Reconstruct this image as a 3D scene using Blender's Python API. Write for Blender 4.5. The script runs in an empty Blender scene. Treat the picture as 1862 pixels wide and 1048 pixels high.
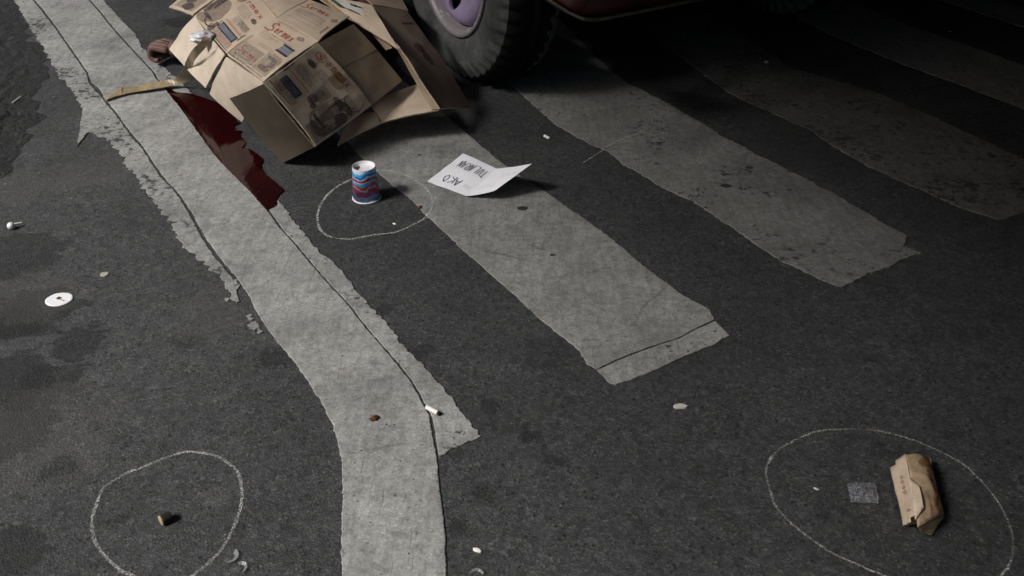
import bpy, bmesh, math, random
from mathutils import Vector, Matrix, noise
random.seed(7)
S = bpy.context.scene
COL = S.collection
R = math.radians

# ------------------------------------------------------------------ camera
H, PITCH, FPX = 1.1, R(33.7), 1703.0
cam_d = bpy.data.cameras.new("camera")
cam_d.lens = 36.0 * FPX / 1862.0
cam_d.sensor_width = 36.0
cam_d.clip_start, cam_d.clip_end = 0.05, 500.0
cam = bpy.data.objects.new("camera", cam_d)
cam.location = (0, 0, H)
cam.rotation_euler = (math.pi / 2 - PITCH, 0, 0)
COL.objects.link(cam)
S.camera = cam

# ------------------------------------------------------------------ light
SUN_AZ = math.atan2(-0.45, -0.89)      # the light stands to the left, a little behind the camera
SUN_EL = R(46)
w = bpy.data.worlds.new("World")
S.world = w
w.use_nodes = True
wn = w.node_tree
sky = wn.nodes.new("ShaderNodeTexSky")
sky.sky_type = 'NISHITA'
sky.sun_disc = False
sky.sun_elevation = SUN_EL
sky.sun_rotation = math.pi / 2 - SUN_AZ
sky.air_density = 1.0
sky.dust_density = 4.0
bg = wn.nodes["Background"]
wn.links.new(sky.outputs[0], bg.inputs[0])
bg.inputs[1].default_value = 0.13
sd = bpy.data.lights.new("sun", 'SUN')
sd.energy = 2.45
sd.angle = R(15)
sd.color = (1.0, 0.98, 0.96)
sun = bpy.data.objects.new("sun", sd)
dirv = Vector((math.cos(SUN_AZ) * math.cos(SUN_EL), math.sin(SUN_AZ) * math.cos(SUN_EL), math.sin(SUN_EL)))
sun.rotation_euler = dirv.to_track_quat('Z', 'Y').to_euler()
sun.location = dirv * 30
COL.objects.link(sun)
S.view_settings.view_transform = 'Standard'
S.view_settings.look = 'None'
S.view_settings.exposure = 0.62
S.view_settings.gamma = 1.0
S.view_settings.use_curve_mapping = False
S.render.engine = 'CYCLES'
S.cycles.max_bounces = 6

# ------------------------------------------------------------------ helpers
CP, SP = math.cos(PITCH), math.sin(PITCH)

def P(px, py, z=0.0):
    """place of a measured point of the photograph at height z"""
    u, v = (px - 931.0) / FPX, -(py - 524.0) / FPX
    d = Vector((u, v * SP + CP, v * CP - SP))
    t = (z - H) / d.z
    return Vector((0, 0, H)) + d * t

ORIGIN = {}

def tag(o, label=None, cat=None, group=None, kind=None):
    if label: o['label'] = label
    if cat: o['category'] = cat
    if group: o['group'] = group
    if kind: o['kind'] = kind
    return o

def empty(name, loc, label=None, cat=None, group=None):
    o = bpy.data.objects.new(name, None)
    o.location = loc
    o.empty_display_size = 0.05
    COL.objects.link(o)
    ORIGIN[o.name] = Vector(loc)
    return tag(o, label, cat, group)

def mesh_obj(name, verts, faces, mat, parent=None, origin=None, smooth=False, uvs=None, mats=None, midx=None):
    verts = [Vector(v) for v in verts]
    if parent is not None:
        org = ORIGIN[parent.name]
    elif origin is not None:
        org = Vector(origin)
    else:
        n = len(verts)
        org = Vector((sum(v.x for v in verts) / n, sum(v.y for v in verts) / n, min(v.z for v in verts)))
    me = bpy.data.meshes.new(name)
    me.from_pydata([v - org for v in verts], [], faces)
    for m in (mats or [mat]):
        me.materials.append(m)
    if midx:
        for p, i in zip(me.polygons, midx): p.material_index = i
    if uvs:
        lay = me.uv_layers.new(name="UVMap")
        for l in me.loops:
            lay.data[l.index].uv = uvs[l.vertex_index]
    me.validate()
    me.update()
    if smooth:
        for p in me.polygons: p.use_smooth = True
    o = bpy.data.objects.new(name, me)
    COL.objects.link(o)
    if parent is not None:
        o.parent = parent
    else:
        o.location = org
    ORIGIN[o.name] = org
    return o

def fix_normals(o):
    bm = bmesh.new(); bm.from_mesh(o.data)
    bmesh.ops.recalc_face_normals(bm, faces=bm.faces)
    bm.to_mesh(o.data); bm.free()
    return o

# ------------------------------------------------------------------ materials
class NT:
    def __init__(s, name):
        s.m = bpy.data.materials.new(name)
        s.m.use_nodes = True
        s.t = s.m.node_tree
        s.b = s.t.nodes["Principled BSDF"]
        s.out = s.t.nodes["Material Output"]
    def n(s, typ, **kw):
        nd = s.t.nodes.new(typ)
        for k, v in kw.items(): setattr(nd, k, v)
        return nd
    def l(s, a, b): s.t.links.new(a, b)
    def pos(s):
        g = s.n("ShaderNodeNewGeometry"); return g.outputs["Position"]
    def objc(s):
        g = s.n("ShaderNodeTexCoord"); return g.outputs["Object"]
    def uv(s):
        g = s.n("ShaderNodeTexCoord"); return g.outputs["UV"]
    def noise(s, vec, scale, detail=4, rough=0.55, dist=0.0):
        t = s.n("ShaderNodeTexNoise")
        t.inputs["Scale"].default_value = scale; t.inputs["Detail"].default_value = detail
        t.inputs["Roughness"].default_value = rough; t.inputs["Distortion"].default_value = dist
        s.l(vec, t.inputs["Vector"]); return t.outputs["Fac"]
    def vor(s, vec, scale, out="Distance", feature='F1', rnd=1.0):
        t = s.n("ShaderNodeTexVoronoi", feature=feature)
        t.inputs["Scale"].default_value = scale; t.inputs["Randomness"].default_value = rnd
        s.l(vec, t.inputs["Vector"]); return t.outputs[out]
    def ramp(s, fac, stops, interp='LINEAR'):
        t = s.n("ShaderNodeValToRGB"); cr = t.color_ramp; cr.interpolation = interp
        while len(cr.elements) < len(stops): cr.elements.new(0.5)
        for e, (p, c) in zip(cr.elements, stops):
            e.position = p
            e.color = (c, c, c, 1) if isinstance(c, (int, float)) else (*c, 1)
        s.l(fac, t.inputs[0]); return t.outputs[0]
    def mix(s, fac, a, b, blend='MIX'):
        t = s.n("ShaderNodeMix", data_type='RGBA', blend_type=blend)
        for ix, val in ((0, fac), (6, a), (7, b)):
            sock = t.inputs[ix]
            if isinstance(val, (int, float)): sock.default_value = val if ix == 0 else (val, val, val, 1)
            elif isinstance(val, tuple): sock.default_value = (*val, 1)
            else: s.l(val, sock)
        return t.outputs[2]
    def math(s, op, a, b=None, c=None):
        t = s.n("ShaderNodeMath", operation=op)
        for i, v in enumerate((a, b, c)):
            if v is None: continue
            if isinstance(v, (int, float)): t.inputs[i].default_value = v
            else: s.l(v, t.inputs[i])
        return t.outputs[0]
    def mapping(s, vec, scale=(1, 1, 1), rot=(0, 0, 0)):
        t = s.n("ShaderNodeMapping"); t.inputs["Scale"].default_value = scale; t.inputs["Rotation"].default_value = rot
        s.l(vec, t.inputs["Vector"]); return t.outputs[0]
    def bump(s, hgt, strength=0.5, dist=0.002, prev=None):
        t = s.n("ShaderNodeBump"); t.inputs["Strength"].default_value = strength; t.inputs["Distance"].default_value = dist
        s.l(hgt, t.inputs["Height"])
        if prev is not None: s.l(prev, t.inputs["Normal"])
        return t.outputs[0]
    def set(s, base=None, rough=None, spec=None, metal=None, normal=None, alpha=None):
        for key, v in (("Base Color", base), ("Roughness", rough), ("Specular IOR Level", spec), ("Metallic", metal), ("Normal", normal), ("Alpha", alpha)):
            if v is None: continue
            i = s.b.inputs[key]
            if isinstance(v, tuple): i.default_value = (*v, 1)
            elif isinstance(v, (int, float)): i.default_value = v
            else: s.l(v, i)
        return s.m

def near(nt, pos, pt, rad):
    """1 at pt, 0 beyond rad (a stain with a place of its own)"""
    v = nt.n("ShaderNodeVectorMath", operation='DISTANCE'); nt.l(pos, v.inputs[0]); v.inputs[1].default_value = pt
    m = nt.n("ShaderNodeMapRange"); nt.l(v.outputs["Value"], m.inputs[0])
    m.inputs[1].default_value = 0; m.inputs[2].default_value = rad; m.inputs[3].default_value = 1; m.inputs[4].default_value = 0
    return m.outputs[0]

def asphalt_colour(t, p, dark=1.0):
    cell = t.vor(p, 260, "Color")
    sep = t.n("ShaderNodeSeparateColor"); t.l(cell, sep.inputs[0])
    agg = t.ramp(sep.outputs[0], [(0.0, (0.0105, 0.0115, 0.012)), (0.5, (0.0335, 0.0365, 0.0390)), (0.88, (0.0525, 0.057, 0.0605)), (1.0, (0.105, 0.105, 0.10))])
    fine = t.noise(p, 420, 3, 0.6)
    c = t.mix(0.5, agg, t.ramp(fine, [(0.3, 0.020), (0.7, 0.066)]))
    big = t.noise(p, 1.7, 6, 0.62)
    c = t.mix(1.0, c, t.ramp(big, [(0.28, 0.86 * dark), (0.72, 1.52 * dark)]), 'MULTIPLY')
    mid = t.noise(p, 16, 5, 0.65)
    c = t.mix(1.0, c, t.ramp(mid, [(0.25, 0.84), (0.75, 1.12)]), 'MULTIPLY')
    cs = t.n("ShaderNodeSeparateColor"); t.l(t.vor(p, 85, "Color"), cs.inputs[0])
    c = t.mix(1.0, c, t.ramp(cs.outputs[1], [(0.0, 0.72), (0.3, 0.95), (0.8, 1.05), (1.0, 1.3)]), 'MULTIPLY')
    pits = t.vor(p, 52)
    c = t.mix(t.ramp(pits, [(0.11, 0.85), (0.20, 0.0)]), c, (0.010, 0.0085, 0.009))
    pn = t.noise(p, 120, 4, 0.75)
    c = t.mix(t.math('MULTIPLY', t.ramp(pn, [(0.575, 0.0), (0.64, 0.9)]), t.ramp(t.noise(p, 7, 4, 0.6), [(0.35, 0.25), (0.6, 1.0)])), c, (0.011, 0.012, 0.012))
    sp = t.vor(p, 33)
    c = t.mix(t.ramp(sp, [(0.035, 0.75), (0.075, 0.0)]), c, (0.17, 0.165, 0.15))
    return c

def mk_asphalt():
    t = NT("asphalt"); p = t.pos()
    c = asphalt_colour(t, p)
    # damp and oil stains left of the line, each with its own ragged outline
    wob = t.noise(t.mapping(p, (13, 24, 1), (0, 0, R(28))), 1, 7, 0.68)
    wob2 = t.noise(p, 75, 6, 0.7)
    for (px, py, rad, k) in ((140, 625, 0.10, 0.42), (60, 570, 0.16, 0.42), (20, 690, 0.14, 0.42), (85, 700, 0.11, 0.48), (15, 790, 0.13, 0.42), (25, 590, 0.10, 0.42), (110, 850, 0.06, 0.5), (20, 470, 0.2, 0.55), (340, 620, 0.06, 0.65), (500, 650, 0.07, 0.5),
                             (215, 945, 0.03, 0.5), (10, 1000, 0.10, 0.45), (964, 792, 0.045, 0.42), (890, 738, 0.04, 0.42), (1000, 640, 0.1, 0.75), (330, 40, 0.12, 0.45), (880, 900, 0.04, 0.5), (830, 960, 0.04, 0.5), (1005, 835, 0.04, 0.5), (770, 640, .05, .5), (700, 560, .04, .55)):
        q = P(px, py)
        m = t.math('SUBTRACT', t.math('ADD', near(t, p, q, rad), t.math('MULTIPLY', wob if rad > .08 else wob2, 1.5 if rad > .08 else 1.9)), 1.15 if rad > .08 else 1.48)
        c = t.mix(t.ramp(m, [(0.0, 0.0), (0.09, min(1.0, 1.08 - k))]), c, (0.0115, 0.0118, 0.012))
    # pale dust films
    for (px, py, rad) in ((60, 540, 0.22), (180, 310, 0.2), (395, 900, 0.045), (40, 340, 0.2), (420, 560, 0.25), (60, 800, 0.3)):
        q = P(px, py)
        m = t.math('SUBTRACT', t.math('ADD', near(t, p, q, rad), t.math('MULTIPLY', t.noise(p, 11, 5, 0.7), 1.4)), 1.2)
        c = t.mix(t.ramp(m, [(0.0, 0.0), (0.12, 0.22)]), c, (0.085, 0.085, 0.08))
    h1 = t.vor(p, 260); h2 = t.noise(p, 130, 4, 0.7)
    nb = t.bump(h2, 0.55, 0.003, t.bump(h1, 0.5, 0.0018))
    return t.set(c, t.ramp(t.noise(p, 5, 4), [(0.3, 0.62), (0.7, 0.9)]), 0.35, normal=nb)

def mk_rubble():
    t = NT("broken_asphalt"); p = t.pos()
    c = asphalt_colour(t, p, 0.5)
    s = t.noise(t.mapping(p, (60, 18, 40), (0, 0, 0.8)), 1, 4, 0.6)
    c = t.mix(t.ramp(s, [(0.60, 0.0), (0.75, 0.55)]), c, (0.11, 0.11, 0.105))
    nb = t.bump(t.noise(p, 90, 5, 0.7), 0.9, 0.006)
    return t.set(c, 0.85, 0.3, normal=nb)

def mk_paint(name, tone=0.36, wear=0.0, warm=(0.985, 1.0, 0.965)):
    t = NT(name); p = t.pos()
    big = t.noise(p, 5.5, 6, 0.65)
    fine = t.noise(p, 60, 6, 0.72)
    mott = t.noise(p, 52, 8, 0.78, 0.6)
    sc = t.noise(t.mapping(p, (70, 9, 1), (0, 0, R(58))), 1, 5, 0.6)
    base = tuple(tone * k for k in warm)
    c = t.mix(1.0, base, t.ramp(big, [(0.28, 0.60), (0.5, 0.92), (0.68, 1.14)]), 'MULTIPLY')
    c = t.mix(1.0, c, t.ramp(fine, [(0.25, 0.58), (0.5, 0.98), (0.8, 1.25)]), 'MULTIPLY')
    c = t.mix(1.0, c, t.ramp(mott, [(0.34, 0.74), (0.5, 0.99), (0.66, 1.12)]), 'MULTIPLY')
    c = t.mix(1.0, c, t.ramp(sc, [(0.3, 0.84), (0.6, 1.07)]), 'MULTIPLY')
    # thin cracks and scuffs across the film
    ck = t.vor(t.mapping(t.mix(0.12, p, t.noise(p, 9, 3)), (1, 1, 1)), 5.5, feature='DISTANCE_TO_EDGE')
    ckm = t.math('MULTIPLY', t.ramp(ck, [(0.0, 1.0), (0.02, 0.0)]), t.ramp(t.noise(p, 3.5, 3), [(0.5, 0.0), (0.62, 0.55)]))
    c = t.mix(ckm, c, (0.07, 0.07, 0.066))
    # pin holes and grime flecks
    sp = t.vor(p, 46); spm = t.math('MULTIPLY', t.ramp(sp, [(0.06, 1.0), (0.15, 0.0)]), t.ramp(t.noise(p, 8, 3), [(0.45, 0.0), (0.65, 1.0)]))
    c = t.mix(spm, c, (0.055, 0.055, 0.052))
    # grain of the stones below, pits, long scuffs, tyre rubber
    c = t.mix(1.0, c, t.ramp(t.vor(p, 190), [(0.1, 1.07), (0.55, 0.80)]), 'MULTIPLY')
    c = t.mix(t.math('MULTIPLY', t.ramp(t.noise(p, 150, 5, 0.8), [(0.57, 0.0), (0.64, 0.85)]), t.ramp(t.noise(p, 10, 4, 0.7), [(0.40, 0.15), (0.60, 1.0)])), c, (0.07, 0.07, 0.066))
    for rz, sx_, lo in ((R(20), 150, 0.665), (R(-48), 120, 0.68), (R(75), 90, 0.675)):
        c = t.mix(t.ramp(t.noise(t.mapping(p, (sx_, 7, 1), (0, 0, rz)), 1, 3, 0.6), [(lo, 0.0), (lo + 0.035, 0.6)]), c, (0.12, 0.118, 0.11))
    st = t.noise(p, 13, 8, 0.75)
    c = t.mix(t.ramp(st, [(0.54, 0.0), (0.64, 0.5)]), c, (0.15, 0.145, 0.13))
    if wear > 0:
        wn_ = t.noise(p, 48, 6, 0.75); wl = t.noise(p, 6, 4, 0.6)
        wm = t.math('ADD', wn_, t.math('MULTIPLY', wl, 0.6))
        e = 0.98 - wear * 0.34
        c = t.mix(t.ramp(wm, [(min(e, .97), 0.0), (min(e + 0.05, 1.0), 1.0)]), c, asphalt_colour(t, p))
    nb = t.bump(fine, 0.09, 0.0012, t.bump(t.vor(p, 190), 0.22, 0.0010))
    return t.set(c, 0.8, 0.3, normal=nb)

def mk_card(name, tint=(0.45, 0.355, 0.26), k=1.0, flutes=True):
    t = NT(name); uv = t.uv(); p = t.objc()
    base = tuple(x * k for x in tint)
    f = t.n("ShaderNodeTexWave", wave_type='BANDS', bands_direction='X')
    f.inputs["Scale"].default_value = 14; f.inputs["Distortion"].default_value = 0.3
    t.l(uv, f.inputs["Vector"])
    c = t.mix(1.0, base, t.ramp(t.noise(p, 9, 5, 0.6), [(0.3, 0.82), (0.7, 1.1)]), 'MULTIPLY')
    c = t.mix(1.0, c, t.ramp(t.noise(p, 300, 3, 0.6), [(0.3, 0.92), (0.7, 1.06)]), 'MULTIPLY')
    c = t.mix(1.0, c, t.ramp(f.outputs[0], [(0.0, 0.975), (1.0, 1.015)]), 'MULTIPLY')
    c = t.mix(t.ramp(t.noise(p, 5, 6, 0.7), [(0.62, 0.0), (0.74, 0.4)]), c, tuple(x * 0.5 for x in base))
    nb = t.bump(f.outputs[0], 0.12, 0.001, t.bump(t.noise(p, 14, 4), 0.3, 0.006))
    return t.set(c, 0.78, 0.25, normal=nb)

def mk_ink(name, col, cover=0.85, fine=220, rough=0.7):
    """printed ink, worn through to the board underneath"""
    t = NT(name); p = t.objc()
    a = t.ramp(t.noise(p, fine, 4, 0.7), [(0.28, cover * 0.45), (0.62, cover)])
    b = t.ramp(t.noise(p, 25, 4, 0.6), [(0.3, 0.75), (0.6, 1.0)])
    return t.set(col, rough, 0.25, alpha=t.math('MULTIPLY', a, b))

def mk_flat(name, col, rough=0.6, spec=0.4, metal=0.0, var=0.12, scale=60, bump=0.0):
    t = NT(name); p = t.objc()
    c = t.mix(1.0, col, t.ramp(t.noise(p, scale, 4, 0.6), [(0.3, 1 - var), (0.7, 1 + var)]), 'MULTIPLY')
    nb = t.bump(t.noise(p, scale * 2, 3), bump, 0.002) if bump else None
    return t.set(c, rough, spec, metal, nb)

M = {}
M['asphalt'] = mk_asphalt()
M['rubble'] = mk_rubble()
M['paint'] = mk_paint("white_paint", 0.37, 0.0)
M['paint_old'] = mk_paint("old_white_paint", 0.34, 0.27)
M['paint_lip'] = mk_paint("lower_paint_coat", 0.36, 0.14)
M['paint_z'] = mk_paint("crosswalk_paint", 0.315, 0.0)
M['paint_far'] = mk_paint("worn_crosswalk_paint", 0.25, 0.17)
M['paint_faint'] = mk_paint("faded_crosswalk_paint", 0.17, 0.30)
M['card'] = mk_card("kraft_board", (0.56, 0.455, 0.345))
M['card_in'] = mk_card("pale_board_liner", (0.63, 0.54, 0.43))
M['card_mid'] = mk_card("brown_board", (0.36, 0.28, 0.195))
M['card_shaded'] = mk_card("shaded_board", (0.062, 0.048, 0.033))  # board colour darkened well below the other panels to stand for shade
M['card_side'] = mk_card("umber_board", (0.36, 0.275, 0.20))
M['red_ink'] = mk_ink("red_ink", (0.34, 0.06, 0.05), 0.72)
M['pale_red_ink'] = mk_ink("faded_red_ink", (0.42, 0.13, 0.11), 0.6)
M['mid_red_ink'] = mk_ink("red_print_ink", (0.42, 0.075, 0.06), 0.85)
M['brown_ink'] = mk_ink("brown_ink", (0.085, 0.06, 0.062), 0.8, 90)
M['grey_ink'] = mk_ink("grey_brown_ink", (0.16, 0.125, 0.115), 0.55, 70)
M['pale_ink'] = mk_ink("pale_grey_ink", (0.24, 0.205, 0.18), 0.5, 70)
M['navy_ink'] = mk_ink("navy_ink", (0.012, 0.017, 0.045), 0.97)
M['steel_ink'] = mk_ink("slate_ink", (0.135, 0.15, 0.185), 0.95)
M['lightsteel_ink'] = mk_ink("light_slate_ink", (0.22, 0.245, 0.285), 0.95)
M['pink_ink'] = mk_ink("pink_ink", (0.40, 0.26, 0.235), 0.6)
M['orange_ink'] = mk_ink("orange_ink", (0.42, 0.13, 0.06), 0.8)
M['stain'] = mk_ink("brown_stain", (0.15, 0.075, 0.022), 0.6, 30)
M['amber_tape'] = mk_ink("amber_tape", (0.33, 0.20, 0.08), 0.7, 40, 0.35)
M['green_ink'] = mk_ink("dark_green_ink", (0.01, 0.04, 0.025), 0.97)
M['label'] = mk_flat("white_label", (0.55, 0.53, 0.49), 0.5)
M['tape'] = mk_flat("brown_packing_tape", (0.30, 0.235, 0.145), 0.4, 0.5, var=0.3, scale=45)
M['wad'] = mk_flat("white_plastic", (0.75, 0.75, 0.78), 0.25, 0.6, var=0.06)
M['white'] = mk_flat("white_paper", (0.86, 0.87, 0.92), 0.6, 0.3, var=0.03)
M['filter'] = mk_flat("filter_paper", (0.78, 0.77, 0.74), 0.7, 0.3, var=0.06)
M['char'] = mk_flat("charred_end", (0.03, 0.02, 0.018), 0.9)
M['pen'] = mk_flat("grey_pen", (0.055, 0.055, 0.085), 0.7)
M['pen_faint'] = mk_ink("faint_pen", (0.12, 0.12, 0.17), 0.6)
M['chip'] = mk_flat("pale_chip", (0.50, 0.49, 0.44), 0.7)
M['rust'] = mk_flat("rust_red_scrap", (0.10, 0.035, 0.012), 0.8)
M['gum'] = mk_flat("black_gum", (0.035, 0.034, 0.033), 0.7)
M['brass'] = mk_flat("dull_brass", (0.48, 0.38, 0.24), 0.5, 0.5, 0.2)
M['black'] = mk_flat("black_hollow", (0.008, 0.007, 0.006), 0.8)
M['coin'] = mk_flat("pale_disc", (0.34, 0.34, 0.27), 0.6)
M['lid'] = mk_flat("white_lid", (0.76, 0.76, 0.80), 0.45, 0.4, var=0.04)

def mk_chalk(k=0.6):
    t = NT("chalk"); p = t.pos()
    a = t.ramp(t.noise(p, 260, 4, 0.75), [(0.40, 0.0), (0.62, k)])
    b = t.ramp(t.noise(p, 14, 4, 0.6), [(0.32, 0.22), (0.60, 1.0)])
    return t.set((0.72, 0.72, 0.70), 0.95, 0.1, alpha=t.math('MULTIPLY', a, b))
M['chalk'] = mk_chalk(0.55)
M['chalk_strong'] = mk_chalk(0.85)
M['chalk_faint'] = mk_chalk(0.5)

def mk_blood():
    t = NT("dark_red_liquid"); p = t.pos()
    c = t.mix(t.ramp(t.noise(p, 9, 4), [(0.35, 0.0), (0.7, 1.0)]), (0.013, 0.0003, 0.001), (0.021, 0.0004, 0.0016))
    nb = t.bump(t.noise(p, 170, 4, 0.7), 0.12, 0.0006, t.bump(t.noise(t.mapping(p, (30, 7, 1), (0, 0, R(-31))), 1, 3), 0.3, 0.004))
    t.b.inputs['IOR'].default_value = 1.33
    return t.set(c, 0.07, 0.5, normal=nb)
M['blood'] = mk_blood()

def mk_skin():
    t = NT("skin"); p = t.objc()
    c = t.mix(t.ramp(t.noise(p, 30, 4), [(0.35, 0.0), (0.65, 1.0)]), (0.10, 0.060, 0.047), (0.20, 0.108, 0.09))
    return t.set(c, 0.6, 0.35, normal=t.bump(t.noise(p, 160, 3), 0.2, 0.001))
M['skin'] = mk_skin()
M['shirt'] = mk_flat("gap_shade_cloth", (0.02, 0.02, 0.023), 0.9, 0.2, bump=0.3)
M['denim'] = mk_flat("gap_shade_denim", (0.014, 0.016, 0.022), 0.9, 0.2, bump=0.3)  # clothes kept near black to stand for the shade in the box gap
M['hair'] = mk_flat("black_hair", (0.01, 0.009, 0.009), 0.6)

# ------------------------------------------------------------------ flat sheets on the road
SHEETS = []     # (polygon xy, top height)

def inside(poly, x, y):
    c = False; j = len(poly) - 1
    for i in range(len(poly)):
        xi, yi = poly[i]; xj, yj = poly[j]
        if (yi > y) != (yj > y) and x < (xj - xi) * (y - yi) / (yj - yi) + xi: c = not c
        j = i
    return c

def ground_z(x, y):
    z = 0.0
    for poly, top in SHEETS:
        if top > z and inside(poly, x, y): z = top
    return z

def resample(pts, step):
    out = []; 
    for a, b in zip(pts[:-1], pts[1:]):
        n = max(1, int((b - a).length / step))
        for i in range(n): out.append(a.lerp(b, i / n))
    out.append(pts[-1].copy()); return out

def by_arc(pts, n):
    L = [0.0]
    for a, b in zip(pts[:-1], pts[1:]): L.append(L[-1] + (b - a).length)
    out = []; k = 0
    for i in range(n):
        s = L[-1] * i / (n - 1)
        while k < len(L) - 2 and L[k + 1] < s: k += 1
        f = (s - L[k]) / max(1e-9, L[k + 1] - L[k])
        out.append(pts[k].lerp(pts[k + 1], min(1, max(0, f))))
    return out

def rough_line(pts, amp, seed, freq=40.0, big=0.5):
    out = []
    for i, p in enumerate(pts):
        a = pts[max(0, i - 1)]; b = pts[min(len(pts) - 1, i + 1)]
        t = (b - a).normalized(); nrm = Vector((-t.y, t.x, 0))
        d = noise.noise(Vector((p.x * freq, p.y * freq, seed))) + big * noise.noise(Vector((p.x * freq * .25, p.y * freq * .25, seed + 9))) \
            + 0.6 * noise.noise(Vector((p.x * freq * 2.6, p.y * freq * 2.6, seed + 5)))
        out.append(p + nrm * d * amp)
    return out

def strip(name, left, right, z, mat, amp=(0.004, 0.004), step=0.008, seed=1.0, kind='structure', ext=None, freq=40.0, cols=1):
    """a coat of paint between two measured edges (photo points on the road), with ragged edges and a real thickness"""
    L = [P(*q) for q in left]; Rr = [P(*q) for q in right]
    n = max(4, int(max(sum((b - a).length for a, b in zip(L[:-1], L[1:])), sum((b - a).length for a, b in zip(Rr[:-1], Rr[1:]))) / step))
    L = rough_line(by_arc(L, n), amp[0], seed, freq); Rr = rough_line(by_arc(Rr, n), amp[1], seed + 3, freq)
    v = []; f = []
    for a, b in zip(L, Rr):
        d = (b - a)
        e = d.normalized() * min(0.0015, d.length * 0.25)
        v += [Vector((a.x, a.y, 0.0003)), Vector((a.x, a.y, z * 0.72)) , Vector((a.x, a.y, 0)) + Vector((e.x, e.y, z)),
              Vector((b.x, b.y, 0)) + Vector((-e.x, -e.y, z)), Vector((b.x, b.y, z * 0.72)), Vector((b.x, b.y, 0.0003))]
    for i in range(n - 1):
        o = i * 6
        for k in range(5): f.append((o + k, o + k + 1, o + k + 7, o + k + 6))
    f.append((0, 1, 2, 3, 4, 5)); o = (n - 1) * 6; f.append((o + 5, o + 4, o + 3, o + 2, o + 1, o))
    ob = fix_normals(mesh_obj(name, v, f, mat, origin=(L[0].x, L[0].y, 0)))
    SHEETS.append(([(p.x, p.y) for p in L] + [(p.x, p.y) for p in reversed(Rr)], z))
    ob['kind'] = kind
    return ob

def patch(name, pts, z, mat, amp=0.004, step=0.006, seed=1.0, kind=None, freq=40.0, thick=True, rounded=False):
    """a flat irregular sheet from its measured outline"""
    q = [P(*p) for p in pts]
    if rounded: q = smooth_closed(q, 6)
    q.append(q[0].copy())
    q = rough_line(resample(q, step)[:-1], amp, seed, freq)
    bm = bmesh.new()
    top = [bm.verts.new((p.x, p.y, z)) for p in q]
    fc = bm.faces.new(top)
    if fc.normal.z < 0: fc.normal_flip()
    if thick:
        low = [bm.verts.new((p.x, p.y, 0.0004)) for p in q]
        for i in range(len(q)):
            j = (i + 1) % len(q)
            bm.faces.new((top[i], top[j], low[j], low[i]))
    bmesh.ops.triangulate(bm, faces=[fc])
    bmesh.ops.recalc_face_normals(bm, faces=bm.faces)
    me = bpy.data.meshes.new(name); 
    c = sum(q, Vector()) / len(q); c.z = 0
    for vtx in bm.verts: vtx.co -= c
    bm.to_mesh(me); bm.free(); me.materials.append(mat)
    o = bpy.data.objects.new(name, me); o.location = c; COL.objects.link(o); ORIGIN[o.name] = c
    if kind: o['kind'] = kind
    SHEETS.append(([(p.x, p.y) for p in q], z))
    return o

# ------------------------------------------------------------------ road
G = 60.0
mesh_obj("road", [(-G, -G, 0), (G, -G, 0), (G, G, 0), (-G, G, 0)], [(0, 1, 2, 3)], M['asphalt'], origin=(0, 0, 0))['kind'] = 'structure'

# ------------------------------------------------------------------ unseen deck and walls, added to block the light except from the left
VN = Vector((0.86, 0.51, 0)).normalized(); VT = Vector((-VN.y, VN.x, 0))
DECK_E, DECK_H = -3.3, 4.5
def vp(n_, t_, z): 
    q = VN * n_ + VT * t_; return (q.x, q.y, z)
def slab(name, n0, n1, t0, t1, z0, z1, mat, parent=None):
    v = [vp(n, t, z) for z in (z0, z1) for n, t in ((n0, t0), (n1, t0), (n1, t1), (n0, t1))]
    return fix_normals(mesh_obj(name, v, [(0, 1, 2, 3), (7, 6, 5, 4), (0, 4, 5, 1), (1, 5, 6, 2), (2, 6, 7, 3), (3, 7, 4, 0)], mat, parent))
M['concrete'] = mk_flat("dark_concrete", (0.16, 0.155, 0.15), 0.9, 0.2, var=0.25, scale=1.5, bump=0.3)
M['wall'] = mk_flat("dark_blocking_wall", (0.10, 0.095, 0.09), 0.9, 0.2, var=0.25, scale=1.2, bump=0.3)
shade_deck = slab("added_shade_deck", DECK_E, 16, -26, 26, DECK_H, DECK_H + 1.2, M['concrete']); shade_deck['kind'] = 'structure'
slab("added_shade_wall", 9.0, 9.6, -26, 26, 0.0, DECK_H - 0.005, M['wall'])['kind'] = 'structure'  # unseen walls added to keep sky light from under the deck
for t_ in (-26, 25.4):
    slab("added_shade_wall", 1.0, 8.99, t_, t_ + .6, 0.0, DECK_H - 0.005, M['wall'])['kind'] = 'structure'

slab("added_shade_wall", -15.0, -14.0, -30, 30, 0.0, 11.0, M['wall'])['kind'] = 'structure'  # tall unseen wall added to cut off the low sky

# broken strip of coarse asphalt along the upper left
def broken():
    edge = [(22, -30), (40, 30), (64, 75), (84, 118), (72, 165), (66, 215), (48, 262), (22, 296), (-10, 318), (-80, 330)]
    E = by_arc([P(*q) for q in edge], 90)
    far = by_arc([P(-420, -60), P(-330, 60), P(-260, 180), P(-200, 300), P(-150, 345)], 90)
    E = rough_line(E, 0.035, 4.2, 14)
    v = []; f = []; n = 60
    for a, b in zip(E, far):
        for k in range(n):
            t = (k / (n - 1)) ** 1.5
            p = a.lerp(b, t)
            h = noise.noise(p * 34) + .7 * noise.noise(p * 80) + .5 * noise.noise(p * 170)
            p.z = 0.0012 + min(1, t * 5) * max(0.0, 0.007 + 0.011 * h)
            v.append(p)
    for i in range(len(E) - 1):
        for k in range(n - 1):
            o = i * n + k; f.append((o, o + 1, o + n + 1, o + n))
    return fix_normals(mesh_obj("broken_asphalt", v, f, M['rubble'], origin=(E[0].x, E[0].y, 0), smooth=True))
broken()['kind'] = 'structure'

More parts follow.
